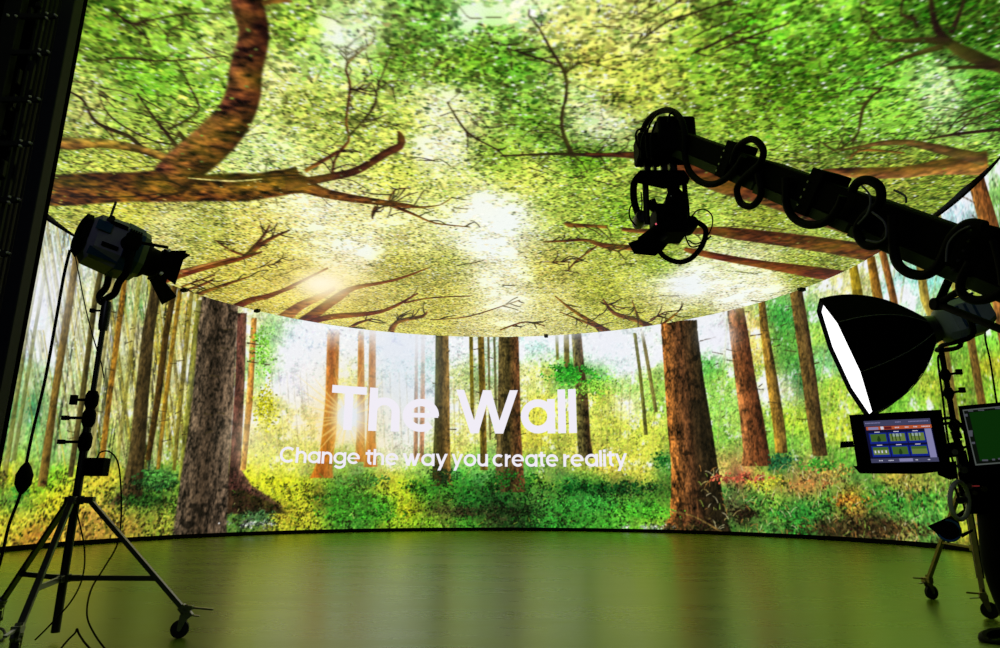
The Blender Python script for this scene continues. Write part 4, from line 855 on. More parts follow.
MB().loft([osec(-.02, .10, .09, .4, .02), osec(.0, .13, .13, .4, .02), osec(.099, .14, .15, .4)]).build('rear_cap', M['black'], lamp)
# side furniture towards the camera
fs = sd if sd.dot(V((0, -1, 0))) > 0 else -sd
m = MB()
for (t, v, l) in ((.45, .11, .12), (.42, -.07, .11)): m.box(A + ax * t * Lh + upv * v + fs * .192, (l, .012, .03), X=ax, Z=upv)
for t in (.64, .68, .72, .76, .80): m.box(A + ax * t * Lh + upv * .0 + fs * .198, (.012, .01, .24), X=ax, Z=upv)
m.build('vent_slots', M['black'], lamp)
m = MB(); m.box(A + ax * .25 * Lh + upv * .06 + fs * .19, (.10, .012, .075), X=ax, Z=upv); m.box(A + ax * .5 * Lh - upv * .135 + fs * .15, (.30, .012, .06), X=ax, Z=upv + fs * .5); m.build('blue_panels', M['blue'], lamp)
yc = A + ax * .68 * Lh
m = MB(); m.cyl(A + ax * .30 * Lh + upv * .12 + fs * .15, A + ax * .30 * Lh + upv * .30 + fs * .13, .009, n=8); m.cyl(A + ax * .30 * Lh + upv * .13 + fs * .16, A + ax * .30 * Lh + upv * .13 + fs * .22, .022, n=12)
m.build('tilt_pin', M['darkmetal'], lamp)
# yoke: two arms and a bottom bar
bot = cL + V((0, 0, 2.37)); m = MB()
yl = yc + fs * .235 + upv * .0; yr = yc - fs * .235
m.tube([yl + V((0, 0, .05)), yl, yl - V((0, 0, .22)), bot + fs * .235 + V((0, 0, .07)), bot + fs * .16, bot, bot - fs * .16, bot - fs * .235 + V((0, 0, .07)), yr - V((0, 0, .22)), yr, yr + V((0, 0, .05))], .026, 8, 5)
m.build('yoke', M['black'], lamp)
m = MB()
for s_ in (1, -1): MB().cyl(yc + fs * s_ * .19, yc + fs * s_ * .29, .06, n=18).build('yoke_pivot', M['black'], lamp)
m.cyl(yc + fs * .27 + upv * .0, yc + fs * .27 + ax * .24 + upv * .06, .012, n=8)
m.box(yc + fs * .27, (.10, .05, .10), X=ax, Z=upv); m.build('yoke_lock', M['black'], lamp)
N0 = Bp; n1 = P(163, 271, d0 - .2); 
m = MB(); m.rings([(N0 - ax * .01, .165), (N0 + ax * .03, .15), (N0 + ax * .06, .115), (N0 + ax * .12, .11)], 24); m.build('lens_barrel', M['black'], lamp)
C = N0 + ax * .12
bd = MB(); bd.loft([[C + (upv * math.cos(a) + sd * math.sin(a)) * r for a in [math.pi / 4 + math.pi / 2 * k for k in range(4)]] for r in (.15,)] + [[C + ax * .02 + (upv * math.cos(a) + sd * math.sin(a)) * .15 for a in [math.pi / 4 + math.pi / 2 * k for k in range(4)]]]); bd.build('barn_door_frame', M['black'], lamp)
for d, wv, sp, ln in ((upv, sd, .1, .16), (-upv, sd, .9, .21), (fs, upv, .2, .13), (-fs, upv, .2, .13)):
    e = C + ax * .02 + d * .105; dv = (ax * 1.0 + d * sp).normalized(); th = ax.cross(wv).normalized() * .006
    q = [e - wv * .10, e + wv * .10, e + wv * .15 + dv * ln, e - wv * .15 + dv * ln]
    MB().hull([p + th for p in q] + [p - th for p in q]).build('barn_door', M['black'], lamp)
for d in (upv, -upv): MB().cyl(C + ax * .03 + d * .1 + fs * .09, C + ax * .03 + d * .1 + fs * .13, .012, n=8).build('hinge_bolt', M['glint_white'], lamp)
# cables of the lamp
def cablething(pts, r, name, label, at_floor=None, mat='cable', sw=None):
    p0 = V(pts[0]); t = MB().tube(pts, r, 8, 8).build(name, M[mat], None, at=p0)
    tag(t, label, 'cable'); return t
pw = [P(70, 250, 5.2), P(64, 275, 5.2), P(56, 320, 5.15), P(45, 380, 5.1), P(32, 435, 5.05), P(25, 470, 5.0), P(20, 495, 4.95), P(9, 525, 4.9), P(2, 555, 4.85), P(-8, 590, 4.8)]
c1 = cablething(pw, .011, 'power_cable', 'thick black lamp cable with an inline switch hanging left of the stand')
m = MB(); a, b = P(27, 462, 5.03), P(21, 494, 4.96); m.rings([(a, .012), (a.lerp(b, .15), .035), (a.lerp(b, .4), .058), (a.lerp(b, .7), .055), (a.lerp(b, .9), .03), (b, .012)], 16); m.build('inline_switch', M['black'], c1)
cablething([P(74, 250, 5.15), P(79, 275, 5.1), P(86, 310, 5.0), P(94, 340, 4.85), P(101, 362, 4.83), P(104, 378, 4.8)], .0045, 'signal_cable', 'thin wire running from lamp to upper stand pole')
cablething([P(97, 458, 4.72), P(101, 452, 4.72), P(110, 452, 4.7), P(118, 463, 4.7), P(121, 490, 4.7), P(121, 520, 4.7), P(117, 545, 4.6), P(104, 568, 4.5), P(91, 590, 4.35), P(87, 615, 4.2), P(95, 635, 4.1), P(110, 655, 4.0)], .0055, 'control_cable', 'thin black wire looping from clamped box down to the floor right of the stand')
cablething([P(83, 440, 4.7), P(78, 470, 4.68), P(75, 500, 4.6), P(84, 545, 4.6), P(83, 575, 4.5), P(72, 600, 4.35), P(50, 625, 4.2), P(35, 640, 4.1)], .005, 'signal_cable', 'thin black wire falling beside the stand column towards the left caster')
cablething([P(58, 652, 4.1), P(68, 640, 4.12), P(75, 633, 4.15), P(77, 629, 4.16), P(79, 634, 4.15), P(85, 643, 4.12), P(96, 655, 4.05)], .006, 'loose_cable', 'kinked thin black cable on the floor below stand column')
cablething([P(-6, 628, 4.6), P(2, 629, 4.6), P(5, 634, 4.5), P(2, 640, 4.4), P(-6, 642, 4.4)], .009, 'loose_cable', 'short reddish brown cable loop on the floor at left edge', mat='seam')

# ---------------------------------------------------------------- rigging tower and added dark sheet at the left
TX, TY = -4.05, 5.42
tw = thing('rigging_tower', (TX - .5, TY, 0), 'tall dark steel rigging tower with bolted crossbars at left', 'rigging tower')
def up(xo, wd, dp=.06, z0=0, z1=5.98, y=TY, name='upright', mat='tower'):
    return MB().box((TX - xo, y, (z0 + z1) / 2), (wd, dp, z1 - z0)).build(name, M[mat], tw)
up(.065, .13, .12, name='edge_plate', mat='tower_grey')
for xo in (.17, .215, .26): up(xo, .022, .05)
up(.35, .035, .05, y=TY + .05); up(.60, .17, .08); up(.44, .025, .04, y=TY + .1); up(1.35, .10, .08, y=TY + .05)
for k, z in enumerate((.5, 1.15, 1.8, 2.35, 2.95, 3.45, 4.0, 4.45, 4.95, 5.35, 5.8)):
    MB().box((TX - .36, TY - .03, z), (.36, .03, .05)).build('crossbar', M['tower'], tw)
    if k % 3 == 2: MB().box((TX - .98, TY, z + .1), (.66, .05, .10)).build('ledger', M['tower'], tw)
    for (xo, dz) in ((.25, .02), (.25, -.03), (.17, 0), (.62, .0), (.54, -.01))[:(5 if k % 2 else 3)]:
        MB().rings([((TX - xo, TY - .028, z + dz), .013), ((TX - xo, TY - .05, z + dz), .012), ((TX - xo, TY - .062, z + dz), .006)], 8).build('bolt', M['glint_white'], tw)
rs = random.Random(5)
for k in range(34):
    m = MB()
    z = rs.uniform(.4, 5.85); x = TX - rs.uniform(.28, .5)
    m.box((x, TY + .05, z), (rs.uniform(.02, .05), .04, rs.uniform(.04, .16))); m.build('locking_bracket', M['darkmetal'], tw)

dr = MB(); secs = []
for z in (0.0, 3.0, 5.98):
    secs.append([V((-4.22 - k * .07, 5.72 + .05 * math.sin(k * 1.9) + .02 * math.sin(k * .7), z)) for k in range(64)] + [V((-4.22 - k * .07, 5.76 + .05 * math.sin(k * 1.9) + .02 * math.sin(k * .7), z)) for k in range(63, -1, -1)])
d_ = dr.loft(secs).build('void_sheet', M['dark_sheet'], None, at=(-6.4, 5.74, 0)); tag(d_, 'added black sheet for the dark void behind the rigging tower at left edge', 'dark backing')  # added sheet, hides the screen so the void stays black

# ---------------------------------------------------------------- softbox stand, lamp head and softbox
cR = V((4.13, 6.10, 0))
sb = thing('softbox_stand', cR, 'rolling stand with yellowish legs at right carrying the softbox lamp', 'light stand')
MB().cyl(cR + V((0, 0, .25)), cR + V((0, 0, 1.3)), .030, n=18).build('lower_column', M['darkmetal'], sb)
MB().cyl(cR + V((0, 0, 1.2)), cR + V((0, 0, 2.27)), .024, n=14).build('upper_column', M['black'], sb)
m = MB(); clampcollar(m, cR + V((0, 0, 1.0)), .05, .07); m.build('apex_collar', M['steel'], sb)
cr = [V((4.03, 6.70, 0)), V((3.83, 5.66, 0)), V((4.72, 6.02, 0))]
for k, q in enumerate(cr):
    d = (q - cR).normalized(); a = cR + V((0, 0, 1.0)) + d * .05; b = V((q.x, q.y, .15))
    lg = MB().box((a + b) / 2, ((a - b).length, .04, .03), X=(b - a)).build('leg', M['bronze'], sb)
    hb_ = cR + V((0, 0, .5)) + d * .03; mm = a.lerp(b, .56)
    MB().box((hb_ + mm) / 2, ((hb_ - mm).length, .025, .02), X=(mm - hb_)).build('brace', M['bronze'], sb)
    caster(sb, (q.x, q.y), (.5, -.35) if k else (.5, .1), .062, True)
    MB().box(V((q.x, q.y, .17)), (.10, .05, .05), X=d).build('caster_socket', M['bronze'], lg)
    MB().cyl(V((q.x, q.y, .18)), V((q.x, q.y, .18)) + V((-.13, 0, .01)), .007, n=8).build('lock_lever', M['bronze'], lg)
m = MB(); clampcollar(m, cR + V((0, 0, .5)), .045, .05); m.build('spider_hub', M['bronze'], sb)
for z in (1.35, 1.55, 1.85, 2.02):
    c = cR + V((0, 0, z)); m = MB(); m.rings([(c - V((0, 0, .05)), .03), (c, .05), (c + V((0, 0, .05)), .03)], 12); cl = m.build('riser_clamp', M['black'], sb)
    m = MB(); m.cyl(c, c + V((.11, 0, .02)), .011, n=8); m.box(c + V((.13, 0, .03)), (.05, .03, .05)); m.build('clamp_lever', M['black'], cl)

dS = 6.3
Cf = P(844, 358.5, dS); vv = (V((0, 0, EYE)) - Cf).normalized()
i1 = (P(764, 385, dS) - Cf).normalized(); i1 = (i1 - vv * i1.dot(vv)).normalized()
al = math.radians(8.5); nrm = (i1 * math.cos(al) + vv * math.sin(al)).normalized()
ea = (P(816, 300, dS) - P(878, 412, dS)); ea = (ea - nrm * ea.dot(nrm)).normalized(); eb = nrm.cross(ea).normalized()
Rb = .605
sx = thing('softbox', Cf - nrm * .45, 'big black octagonal softbox with glowing white front at right', 'softbox')
def osx(t, r, n=8, ph=0.0):   # t = distance behind the rim
    return [Cf - nrm * t + (ea * math.cos(2 * math.pi * (k + ph) / n) + eb * math.sin(2 * math.pi * (k + ph) / n)) * r for k in range(n)]
prof = [(0, Rb), (.08, Rb * .985), (.19, Rb * .94), (.31, Rb * .86), (.43, Rb * .745), (.54, Rb * .6), (.64, Rb * .43), (.715, Rb * .28), (.76, Rb * .19)]
bm_ = MB()
secs = [osx(t, r) for t, r in prof]; secs_in = [osx(t + .004, r - .012) for t, r in prof]
bm_.loft([secs_in[0]] + secs, cap=False); bm_.loft(secs_in, cap=False)
shell = bm_.build('fabric_shell', M['fabric'], sx, smooth=False)
# upper panel: light from the ceiling put into a paler cloth colour
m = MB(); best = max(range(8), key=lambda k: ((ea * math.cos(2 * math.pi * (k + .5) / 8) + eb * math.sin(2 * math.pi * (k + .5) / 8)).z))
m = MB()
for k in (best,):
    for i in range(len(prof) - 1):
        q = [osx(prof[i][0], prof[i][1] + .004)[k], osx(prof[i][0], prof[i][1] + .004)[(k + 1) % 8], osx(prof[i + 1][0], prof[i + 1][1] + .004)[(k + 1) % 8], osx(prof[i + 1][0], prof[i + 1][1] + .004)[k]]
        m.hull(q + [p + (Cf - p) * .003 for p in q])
m.build('lit_top_panel', M['fabric_lit'], sx, smooth=False)
MB().loft([osx(.03, Rb - .02), osx(.035, Rb - .02)]).build('front_diffuser', M['diffuser'], sx, smooth=False)
rim = MB(); o_ = osx(0, Rb)
for k in range(8): rim.tube([o_[k], o_[(k + 1) % 8]], .012, 6, 1)
rim.build('rim_binding', M['fabric'], sx)
for k in range(8):
    MB().tube([osx(t, r + .004)[k] for t, r in prof], .0045, 6, 2).build('rib_seam', M['seam'], sx)
MB().rings([(Cf - nrm * .745, .14), (Cf - nrm * .80, .125), (Cf - nrm * .82, .12)], 20).build('speed_ring', M['alu'], sx)
# lamp head behind it
hx = nrm * -1; H0 = P(933, 326, dS + .05) + hx * 0.02; hup = (V((0, 0, 1)) - hx * hx.z).normalized(); hs = hx.cross(hup).normalized()
H0 = Cf + hx * .83; 
lh = thing('softbox_lamp_head', cR + V((0, 0, 2.3)), 'grey blue film lamp head on the right stand behind the softbox', 'lamp')
def hsec(t, hw, hh, ch=.35):
    c = H0 + hx * t - hup * 0.0; return [c + hs * u * hw + hup * v * hh for (u, v) in ((-1, -1 + ch), (-1, 1 - ch), (-1 + ch, 1), (1 - ch, 1), (1, 1 - ch), (1, -1 + ch), (1 - ch, -1), (-1 + ch, -1))]
MB().loft([hsec(0, .12, .12), hsec(.03, .15, .16), hsec(.10, .16, .17)]).build('front_casting', M['lampgrey'], lh)
MB().loft([hsec(.101, .165, .175), hsec(.32, .165, .17), hsec(.42, .11, .10)]).build('housing', M['lampgrey'], lh)
m = MB()
for t in (.16, .22, .28): m.box(H0 + hx * t + hs * (.168 if hs.y < 0 else -.168), (.02, .01, .2), X=hx, Z=hup)
m.box(H0 + hx * .25 + hup * .176, (.2, .2, .02), X=hx, Z=hup); m.build('vent_slots', M['blue'], lh)
yb = cR + V((0, 0, 2.28)); hc = H0 + hx * .2; m = MB()
m.tube([hc + hs * .21, hc + hs * .21 - V((0, 0, .2)), yb + hs * .12 + V((0, 0, .0)), yb, yb - hs * .12, hc - hs * .21 - V((0, 0, .2)), hc - hs * .21], .022, 8, 5); m.build('yoke', M['black'], lh)
cablething([H0 + hx * .42, P(985, 335, 6.3), P(990, 360, 6.2), P(995, 392, 6.1), P(999, 420, 6.0), P(1003, 470, 5.9)], .008, 'power_cable', 'black cable hanging from rear of the softbox lamp head')
cablething([cR + V((-.03, -.03, 2.2)), P(938, 360, 6.05), P(943, 400, 6.0), P(948, 440, 5.95), P(955, 470, 5.9), cR + V((-.05, -.04, .7))], .009, 'stand_cable', 'black cable strapped down along the softbox stand pole')

# ---------------------------------------------------------------- camera crane
b0 = P(672, 140, 5.75); b1 = P(1000, 268, 3.2); bdir = (b1 - b0).normalized(); b2 = b1 + bdir * 1.75
bup = (V((0, 0, 1)) - bdir * bdir.z).normalized(); bs = bdir.cross(bup).normalized()
cn = thing('camera_crane', V((b2.x, b2.y, 0)), 'long black telescopic camera crane arm reaching in from right', 'camera crane')
bside = bs if bs.y < 0 else -bs
def beam(t0, t1, w, h, name, mat='black'):
    a = b0 + (b1 - b0) * t0; b = b0 + (b1 - b0) * t1
    return MB().box((a + b) / 2 + bup * .025, ((b - a).length, w, h - .05), X=bdir, Z=bup).build(name, M[mat], cn)
M['beam_bounce'] = material('beam_green_bounce', (0.035, 0.055, 0.008), 0.6, 0.0, spec=.2)  # green light bounced off the floor, painted into the colour
beam(0.02, .55, .18, .20, 'inner_boom'); beam(.42, .80, .20, .222, 'middle_boom'); beam(.72, 1.6, .22, .24, 'outer_boom')
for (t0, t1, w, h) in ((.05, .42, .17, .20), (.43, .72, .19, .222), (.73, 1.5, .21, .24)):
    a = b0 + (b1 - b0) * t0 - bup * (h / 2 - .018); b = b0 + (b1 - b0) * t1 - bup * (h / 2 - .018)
    MB().box((a + b) / 2, ((b - a).length, w, .062), X=bdir, Z=bup).build('underside_bounce', M['beam_bounce'], cn)  # strip along the boom coloured as if lit from the floor
for t, w, h in ((.30, .22, .27), (.60, .24, .29), (.97, .23, .25)):
    c = b0 + (b1 - b0) * t; co = MB().box(c + bup * (.02 if t < .9 else .045), (.11, w, h), X=bdir, Z=bup)
    k = co.build('boom_collar', M['black'], cn)
    for a_ in range(4):
        MB().cyl(c + bside * w / 2 + bup * (a_ - 1.5) * .05 - bdir * .03, c + bside * (w / 2 + .012) + bup * (a_ - 1.5) * .05 - bdir * .03, .008, n=8).build('roller_bolt', M['steel'], k)
# chalk marks on the outer boom
tm = .76; m = MB()
for (o_, v_) in ((0, .045), (0.0, -.04)):
    c = b0 + (b1 - b0) * tm + bside * .1185 + bup * v_
    m.tube([c + bdir * .028 + bup * .03, c + bdir * -.015 + bup * .035, c + bdir * -.03, c + bdir * -.015 - bup * .035, c + bdir * .028 - bup * .025], .004, 6, 4)
m.build('chalk_marks', M['chalk'], cn)
# struts below the boom
nd = P(938, 304, 3.75)
for q, r in ((P(957, 262, 3.62), .022), (P(1040, 345, 3.0), .02), (P(990, 272, 3.35), .02)): MB().cyl(nd, q, r, n=12).build('support_strut', M['black'], cn)
m = MB(); m.cyl(nd - V((.03, 0, 0)), nd + V((.03, 0, 0)), .035, n=12); m.build('strut_joint', M['black'], cn)
MB().cyl((b2.x, b2.y, .2), (b2.x, b2.y, b2.z - .1), .09, n=20).build('pedestal_column', M['black'], cn)
MB().box((b2.x + .05, b2.y, .12), (.6, .7, .22)).build('pedestal_base', M['black'], cn)
# hoses that loop along the arm
def dd(x): return 1 / (1 / 5.75 + (x - 672) / 328 * (1 / 3.2 - 1 / 5.75)) - .17
loops = [
 [(640,150),(643,130),(652,116),(668,110),(680,118),(685,135),(685,155),(690,172),(703,183),(718,183),(733,172),(744,156)],
 [(732,164),(738,147),(752,139),(763,149),(760,163),(745,177),(737,189),(741,203),(752,206),(761,194),(758,174)],
 [(786,178),(786,190),(787,206),(795,219),(810,225),(827,221),(838,208),(843,196)],
 [(852,192),(857,183),(868,180),(880,188),(879,204),(863,218),(857,232),(866,245),(882,243),(890,231)],
 [(893,215),(893,236),(896,260),(907,272),(924,275),(938,266),(946,250),(953,236),(968,224),(985,226)],
 [(970,262),(961,280),(962,293),(974,300),(990,298),(1004,290)],
 [(994,240),(1000,262),(1004,285)]]
for k, lp in enumerate(loops):
    MB().tube([P(x, y, dd(x)) for x, y in lp], [.026, .024, .026, .026, .026, .022, .02][k], 10, 6).build('hose_loop', M['cable'], cn)
for lp, r in (([(862,186),(870,196),(868,212),(858,224)], .006), ([(872,212),(884,222),(886,236),(878,242),(866,240)], .006), ([(894,190),(905,196),(906,203)], .006), ([(946,262),(948,244),(958,232),(970,226)], .005)):
    MB().tube([P(x, y, dd(x) - .05) for x, y in lp], r, 6, 5).build('thin_wire', M['seam'], cn)
# crane nose block
dn = 5.7
def pb(x0, y0, x1, y1, d, th, mb):   # block filling the photo rectangle at depth d, th deep
    c = (P(x0, y0, d) + P(x1, y1, d)) / 2; w = abs(x1 - x0) / FPX * d; h = abs(y1 - y0) / FPX * d
    return mb.box(c, (w, th, h))
m = MB(); pb(655, 122, 692, 160, dn, .28, m); pb(636, 137, 662, 163, dn, .22, m); pb(662, 118, 676, 130, dn, .1, m); m.build('nose_block', M['black'], cn)
m = MB(); pb(644, 160, 650, 172, dn, .05, m); pb(653, 160, 656, 172, dn, .05, m); pb(661, 160, 667, 172, dn, .05, m); pb(669, 158, 676, 174, dn, .08, m); m.build('mounting_posts', M['darkmetal'], cn)
for lp in ([(648,158),(646,140),(650,124),(658,113)], [(652,160),(651,138),(656,122)], [(640,150),(636,140),(637,131),(644,129),(647,137)], [(641,158),(642,138),(650,126)], [(668,122),(670,114),(674,112)]):
    MB().tube([P(x, y, dn - .17) for x, y in lp], .009, 6, 5).build('thin_wire', M['cable'], cn)

# ---------------------------------------------------------------- remote head and cinema camera hanging from the nose
rh = thing('remote_camera_head', P(660, 172, dn), 'black gyro camera head with U-shaped frame hanging from crane nose', 'camera head')
m = MB(); m.hull([P(x, y, d) for x, y in ((633,178),(640,170),(684,170),(690,178),(688,184),(664,189),(637,183)) for d in (dn - .16, dn + .16)]); m.build('top_yoke', M['black'], rh)
m = MB(); m.tube([P(639, 176, dn), P(634, 184, dn), P(634, 200, dn), P(638, 214, dn)], .03, 10, 5); m.build('outer_arm', M['black'], rh)
m = MB(); m.cyl(P(645, 174, dn - .1), P(647, 225, dn - .1), .026, n=12); m.build('inner_arm', M['darkmetal'], rh)
m = MB(); m.cyl(P(684, 180, dn), P(688, 222, dn), .022, n=12); m.build('right_arm', M['black'], rh)
for (x, y, r, nm) in ((640, 220, .055, 'left_motor'), (689, 226, .062, 'right_motor')):
    c = P(x, y, dn); MB().rings([(c - V((.0, .09, 0)), r * .9), (c - V((0, .07, 0)), r), (c + V((0, .07, 0)), r), (c + V((0, .09, 0)), r * .9)], 20).build(nm, M['black'] if x > 650 else M['darkmetal'], rh)
cc = thing('cinema_camera', P(668, 222, dn), 'black cinema camera with square matte box inside the hanging head', 'camera')
m = MB(); pb(653, 209, 684, 239, dn, .30, m); pb(663, 203, 686, 216, dn, .22, m); m.build('camera_body', M['black'], cc)
m = MB(); m.hull([P(x, y, d) for x, y in ((665,199),(670,187),(677,186),(684,193),(685,203),(676,212),(667,208)) for d in (dn - .08, dn + .08)]); m.build('top_pack', M['black'], cc)
m = MB(); m.cyl(P(668, 184, dn), P(670, 192, dn), .02, n=10); m.cyl(P(678, 183, dn), P(677, 190, dn), .02, n=10); m.build('pack_cable', M['cable'], cc)
m = MB(); m.hull([P(x, y, d) for x, y in ((648,200),(655,198),(658,205),(652,212),(648,208)) for d in (dn - .06, dn + .06)]); m.build('side_unit', M['black'], cc)
m = MB(); la, lb = P(664, 228, dn - .02), P(645, 244, dn - .1); m.rings([(la, .085), (la.lerp(lb, .5), .075), (lb, .08)], 20); m.build('lens', M['black'], cc)
m = MB(); m.hull([P(x, y, d) for x, y in ((628,243),(639,239),(651,238),(668,244),(663,250),(655,256),(634,254)) for d in (dn - .26, dn + .04)]); m.build('matte_box', M['black'], cc)
MB().rings([(P(671, 196, dn - .09), .006), (P(671, 196, dn - .1), .005)], 8).build('button', M['glint_white'], cc)
MB().rings([(P(656, 224, dn - .16), .008), (P(656, 224, dn - .17), .006)], 8).build('tally_light', emi('tally_red', (230, 90, 110)), cc)
for lp, r in (([(655,236),(657,247),(665,257),(678,262),(690,259),(700,249),(705,238),(705,228),(697,222)], .022), ([(692,216),(698,210),(706,210),(712,216),(712,226),(706,238),(696,244),(688,240)], .006), ([(636,200),(630,208),(630,218),(636,226)], .007), ([(641,192),(642,205),(640,214)], .006), ([(684,232),(690,246),(700,245),(711,236)], .007)):
    MB().tube([P(x, y, dn - .1) for x, y in lp], r, 8, 6).build('looped_cable', M['cable'], cc)

# ---------------------------------------------------------------- monitors and camera pedestal at the lower right
def quad(mb, q, d0, d1):   # slab between depths d0 (front) and d1
    return mb.hull([P(x, y, d) for x, y in q for d in (d0, d1)])
def bil(q, u, v): 
    a = (q[0][0] * (1 - u) + q[1][0] * u, q[0][1] * (1 - u) + q[1][1] * u); b = (q[3][0] * (1 - u) + q[2][0] * u, q[3][1] * (1 - u) + q[2][1] * u)
    return (a[0] * (1 - v) + b[0] * v, a[1] * (1 - v) + b[1] * v)
dm = 2.3
m1 = thing('control_monitor', P(898, 472, dm), 'black monitor at right whose lit screen shows six picture thumbnails', 'monitor')
m = MB(); quad(m, [(849, 415), (941.5, 409.5), (951, 466), (858, 472)], dm, dm + .05); m.build('housing', M['black'], m1)
m = MB(); quad(m, [(853, 466), (951, 462), (950, 468), (944, 471), (920, 474), (860, 473.5)], dm + .002, dm + .045); quad(m, [(840.5, 441.5), (853, 441), (854, 447), (840, 448)], dm + .01, dm + .04); m.build('side_bracket', M['black'], m1)
SQ = [(863.5, 421.2), (929.8, 418.2), (939.2, 461.5), (871.5, 463)]
scr = MB(); quad(scr, SQ, dm - .002, dm + .001); scr = scr.build('screen', emi('screen_navy', (16, 16, 48)), m1, smooth=False)
EM = {k: emi('interface_' + k, v) for k, v in {'slate': (62, 63, 92), 'orange': (176, 84, 48), 'lilac': (128, 126, 168), 'blue': (18, 34, 130), 'green': (62, 96, 36), 'leaf': (100, 122, 58), 'sky': (140, 160, 150), 'darkgreen': (30, 56, 22), 'text': (200, 200, 215), 'maroon': (90, 24, 30), 'grey': (70, 72, 80)}.items()}
def patch(nm, u0, v0, u1, v1, e, lay=1, par=None):
    m = MB(); quad(m, [bil(SQ, u0, v0), bil(SQ, u1, v0), bil(SQ, u1, v1), bil(SQ, u0, v1)], dm - .002 - .0006 * lay, dm - .002 - .0006 * lay + .0004); return m.build(nm, EM[e], m1, smooth=False)
patch('title_bar', 0, 0, 1, .13, 'slate'); patch('footer_bar', 0, .90, 1, 1, 'slate'); patch('menu_bar', .02, .14, 1, .22, 'orange'); patch('side_tab', .885, .23, .985, .90, 'lilac')
patch('menu_buttons', .05, .155, .20, .215, 'lilac', 2); patch('record_icon', .235, .145, .28, .215, 'text', 2); patch('menu_recess', .29, .15, .40, .21, 'maroon', 2); patch('footer_buttons', .42, .91, .62, .98, 'lilac', 2)
for nm, uu, v in (('title_text', ((.02, .25), (.47, .56), (.67, .97)), .055), ('menu_text', ((.45, .52), (.60, .66), (.73, .79), (.85, .98)), .18), ('footer_text', ((.12, .18), (.26, .34), (.66, .70), (.84, .88)), .95)):
    m = MB()
    for a, b in uu:
        n = max(2, int((b - a) / .02))
        for i in range(n):
            u0 = a + (b - a) * i / n; quad(m, [bil(SQ, u0, v - .012), bil(SQ, u0 + (b - a) / n * .65, v - .012), bil(SQ, u0 + (b - a) / n * .65, v + .012), bil(SQ, u0, v + .012)], dm - .0044, dm - .004)
    m.build(nm, EM['text'] if nm != 'title_text' else EM['lilac'], m1, smooth=False)
for r_ in range(2):
    for c_ in range(3):
        u0 = .04 + c_ * .285; v0 = .29 + r_ * .31
        patch('thumbnail_frame', u0, v0, u0 + .27, v0 + .26, 'blue')
        patch('thumbnail_picture', u0 + .02, v0 + .03, u0 + .25, v0 + .21, 'green' if (r_, c_) in ((0, 0), (1, 1)) else 'leaf', 2)
        patch('thumbnail_caption', u0 + .09, v0 - .025, u0 + .17, v0 - .008, 'text', 2)
        if (r_, c_) in ((0, 0), (1, 1)):
            m = MB(); quad(m, [bil(SQ, u0 + a, v0 + b) for a, b in ((.13, .08), (.15, .08), (.165, .16), (.155, .21), (.115, .21), (.11, .16))], dm - .0042, dm - .0038); m.build('thumbnail_figure', EM['darkgreen'], m1, smooth=False)
        elif r_ == 0:
            patch('thumbnail_sky', u0 + .07, v0 + .03, u0 + .20, v0 + .10, 'sky', 3)
            for a in (.05, .10, .16): patch('thumbnail_trunk', u0 + a, v0 + .03, u0 + a + .015, v0 + .2, 'darkgreen', 4)
        else:
            patch('thumbnail_field', u0 + .02, v0 + .03, u0 + .25, v0 + .09, 'green', 3)
            if c_ == 0:
                for a in (.04, .09, .14, .20): patch('thumbnail_trunk', u0 + a, v0 + .11, u0 + a + .02, v0 + .17, 'text', 4)
m2 = thing('camera_monitor', P(990, 480, 2.1), 'black monitor at right edge with a plain dark green screen', 'monitor')
d2 = 2.1
Q2 = [(958, 406), (1046, 398), (1060, 470), (972, 477)]
m = MB(); quad(m, Q2, d2, d2 + .05); m.build('housing', M['black'], m2)
S2 = [(962.5, 409.8), (1042, 402), (1054, 459), (975.5, 465.5)]
m = MB(); quad(m, S2, d2 - .002, d2 + .001); m.build('screen_frame_line', emi('frame_line_grey', (74, 80, 76)), m2, smooth=False)
m = MB(); quad(m, [(963.8, 411), (1041, 403.5), (1052.6, 458), (976.5, 464)], d2 - .0035, d2 - .0025); m.build('screen', emi('screen_black', (8, 12, 8)), m2, smooth=False)
m = MB(); quad(m, [(969, 412.6), (1040, 405), (1050, 453), (980, 461)], d2 - .005, d2 - .004); m.build('picture', emi('screen_green', (8, 42, 6)), m2, smooth=False)
m = MB()
for (x0, y0, w_, h_) in ((964.5, 414, 3, 2.5), (968.5, 430.5, 4, 6), (971.5, 442, 3.4, 2), (982, 459.5, 6, 1.6), (992, 458.8, 3, 1.6), (998, 458, 5, 1.6), (968, 410.6, 5, 1), (978, 409.8, 6, 1), (995, 408, 5, 1)):
    quad(m, [(x0, y0), (x0 + w_, y0 - .2), (x0 + w_ + .2, y0 + h_), (x0 + .2, y0 + h_)], d2 - .0065, d2 - .0055)
m.build('status_marks', EM['grey'], m2, smooth=False)

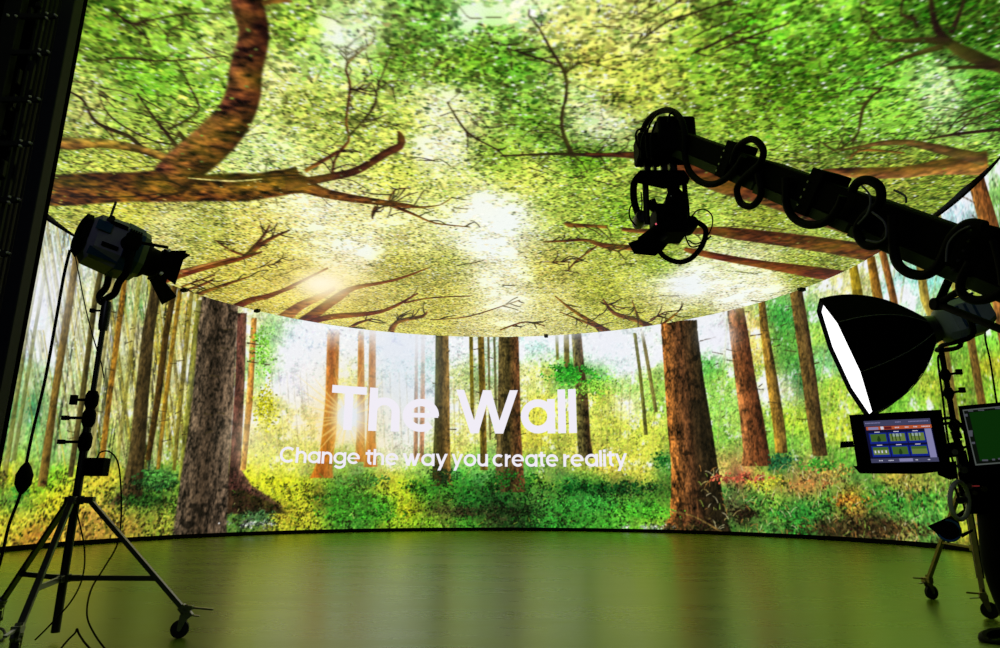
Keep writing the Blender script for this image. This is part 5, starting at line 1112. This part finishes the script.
pd = thing('camera_pedestal', V((2.3, 2.55, 0)), 'black camera pedestal at right edge carrying both monitors', 'camera pedestal')
dp = 2.35
def prof_col(rows, d, dp_):
    secs = []
    for y, xl, xr in rows:
        a, b = P(xl, y, d), P(xr, y, d); c = (a + b) / 2; w_ = (b - a).length / 2
        secs.append([V((c.x + w_ * math.cos(t), c.y + dp_ * math.sin(t), c.z)) for t in [2 * math.pi * k / 20 for k in range(20)]])
    return MB().loft(secs)
base = []
prof_col([(505, 983, 1050), (525, 985, 1050), (548, 987, 1052), (565, 989, 1054), (585, 995, 1056), (605, 1003, 1060), (625, 1011, 1066), (660, 1020, 1074), (800, 1036, 1090)], dp, .12).build('column', M['black'], pd)
c = P(1055, 812, dp); MB().box((c.x + .1, c.y, .08), (.75, .75, .16)).build('base', M['black'], pd)
MB().cyl((c.x + .05, c.y, .1), (c.x + .05, c.y, P(1055, 790, dp).z + .1), .07, n=16).build('lower_column', M['black'], pd)
m = MB(); quad(m, [(958, 472), (1050, 468), (1052, 508), (970, 508), (962, 500)], dp - .05, dp + .12); quad(m, [(966, 505), (1050, 503), (1050, 514), (968, 514)], dp - .03, dp + .1); m.build('head_block', M['black'], pd)
m = MB()
for q in ([(944, 444), (962, 440), (963, 456), (948, 458)], [(957, 452), (966, 450), (972, 475), (962, 478)], [(936, 464), (956, 461), (958, 478), (950, 480), (938, 475)], [(950, 432), (957, 430), (962, 444), (955, 446)], [(966, 462), (972, 460), (980, 476), (972, 480)]): quad(m, q, dm + .03, dm + .09)
m.build('monitor_bracket', M['black'], pd)
for (x, y, r) in ((955, 452, .010), (964, 470, .012), (959, 466, .008), (970, 486, .010), (975, 493, .008), (966, 495, .008), (984, 489, .01)): MB().cyl(P(x, y, dp - .065), P(x, y, dp - .04), r, n=10).build('knob', M['olive'], pd)
MB().box(P(974, 486, dp - .06), (.025, .02, .004)).build('status_light', emi('red_marker', (90, 26, 26)), pd)
cW = P(959.5, 500.5, 2.25); wx = V((.83, .50, 0)).normalized()
MB().torus(cW, wx, V((0.12, 0, 1)).normalized(), .062, .0075).build('handwheel', M['wheelgrey'], pd)
m = MB(); 
for a in (1.9,): m.cyl(cW, cW + wx * .06 * math.cos(a) + V((0, 0, 1)) * .06 * math.sin(a), .004, n=8)
m.cyl(cW, P(972, 498, dp), .012, n=10); m.build('handwheel_hub', M['darkmetal'], pd)
for lp in ([(941, 419), (950, 418), (958, 422), (964, 430)], [(942, 424), (950, 423.5), (957, 429), (961, 438)]):
    MB().tube([P(x, y, dm + .03) for x, y in lp], .0055, 8, 5).build('monitor_cable', M['cable'], pd)
ds = 2.3
dl = thing('round_disc_unit', P(950, 520, ds), 'small round black disc with blue rim on pointed plate beside the pedestal', 'control unit')
m = MB(); quad(m, [(927.5, 526), (951.5, 515.5), (959, 522), (962, 531), (955, 541), (948, 543)], ds, ds + .03); m.build('mounting_plate', M['black'], dl)
fd = (V((0, 0, EYE)) - P(947, 531, ds)).normalized(); cD = P(948.5, 530.5, ds - .004)
m = MB(); m.torus(cD + fd * .006, fd.orthogonal().normalized(), fd.cross(fd.orthogonal().normalized()), .034, .0045); m.build('rim', M['blue_rim'], dl, label='blue rim')
m = MB(); m.rings([(cD + fd * .002, .032), (cD + fd * .010, .029)], 32); m.build('disc_face', M['black'], dl)
m = MB(); m.hull([P(x, y, d) for x, y in ((960, 534), (973, 529), (973, 531.5), (962, 538)) for d in (ds, ds + .015)]); m.cyl(P(955, 520, ds + .02), P(972, 508, dp), .012, n=10); m.build('lever', M['black'], dl)
cablething([P(1012, 631, 4.55), P(1000, 632, 4.55), P(988, 634, 4.5), P(983, 638, 4.42), P(988, 643, 4.35), P(1000, 645, 4.3), P(1014, 645, 4.3)], .03, 'floor_hose', 'thick black hose loop lying on the floor at right edge')
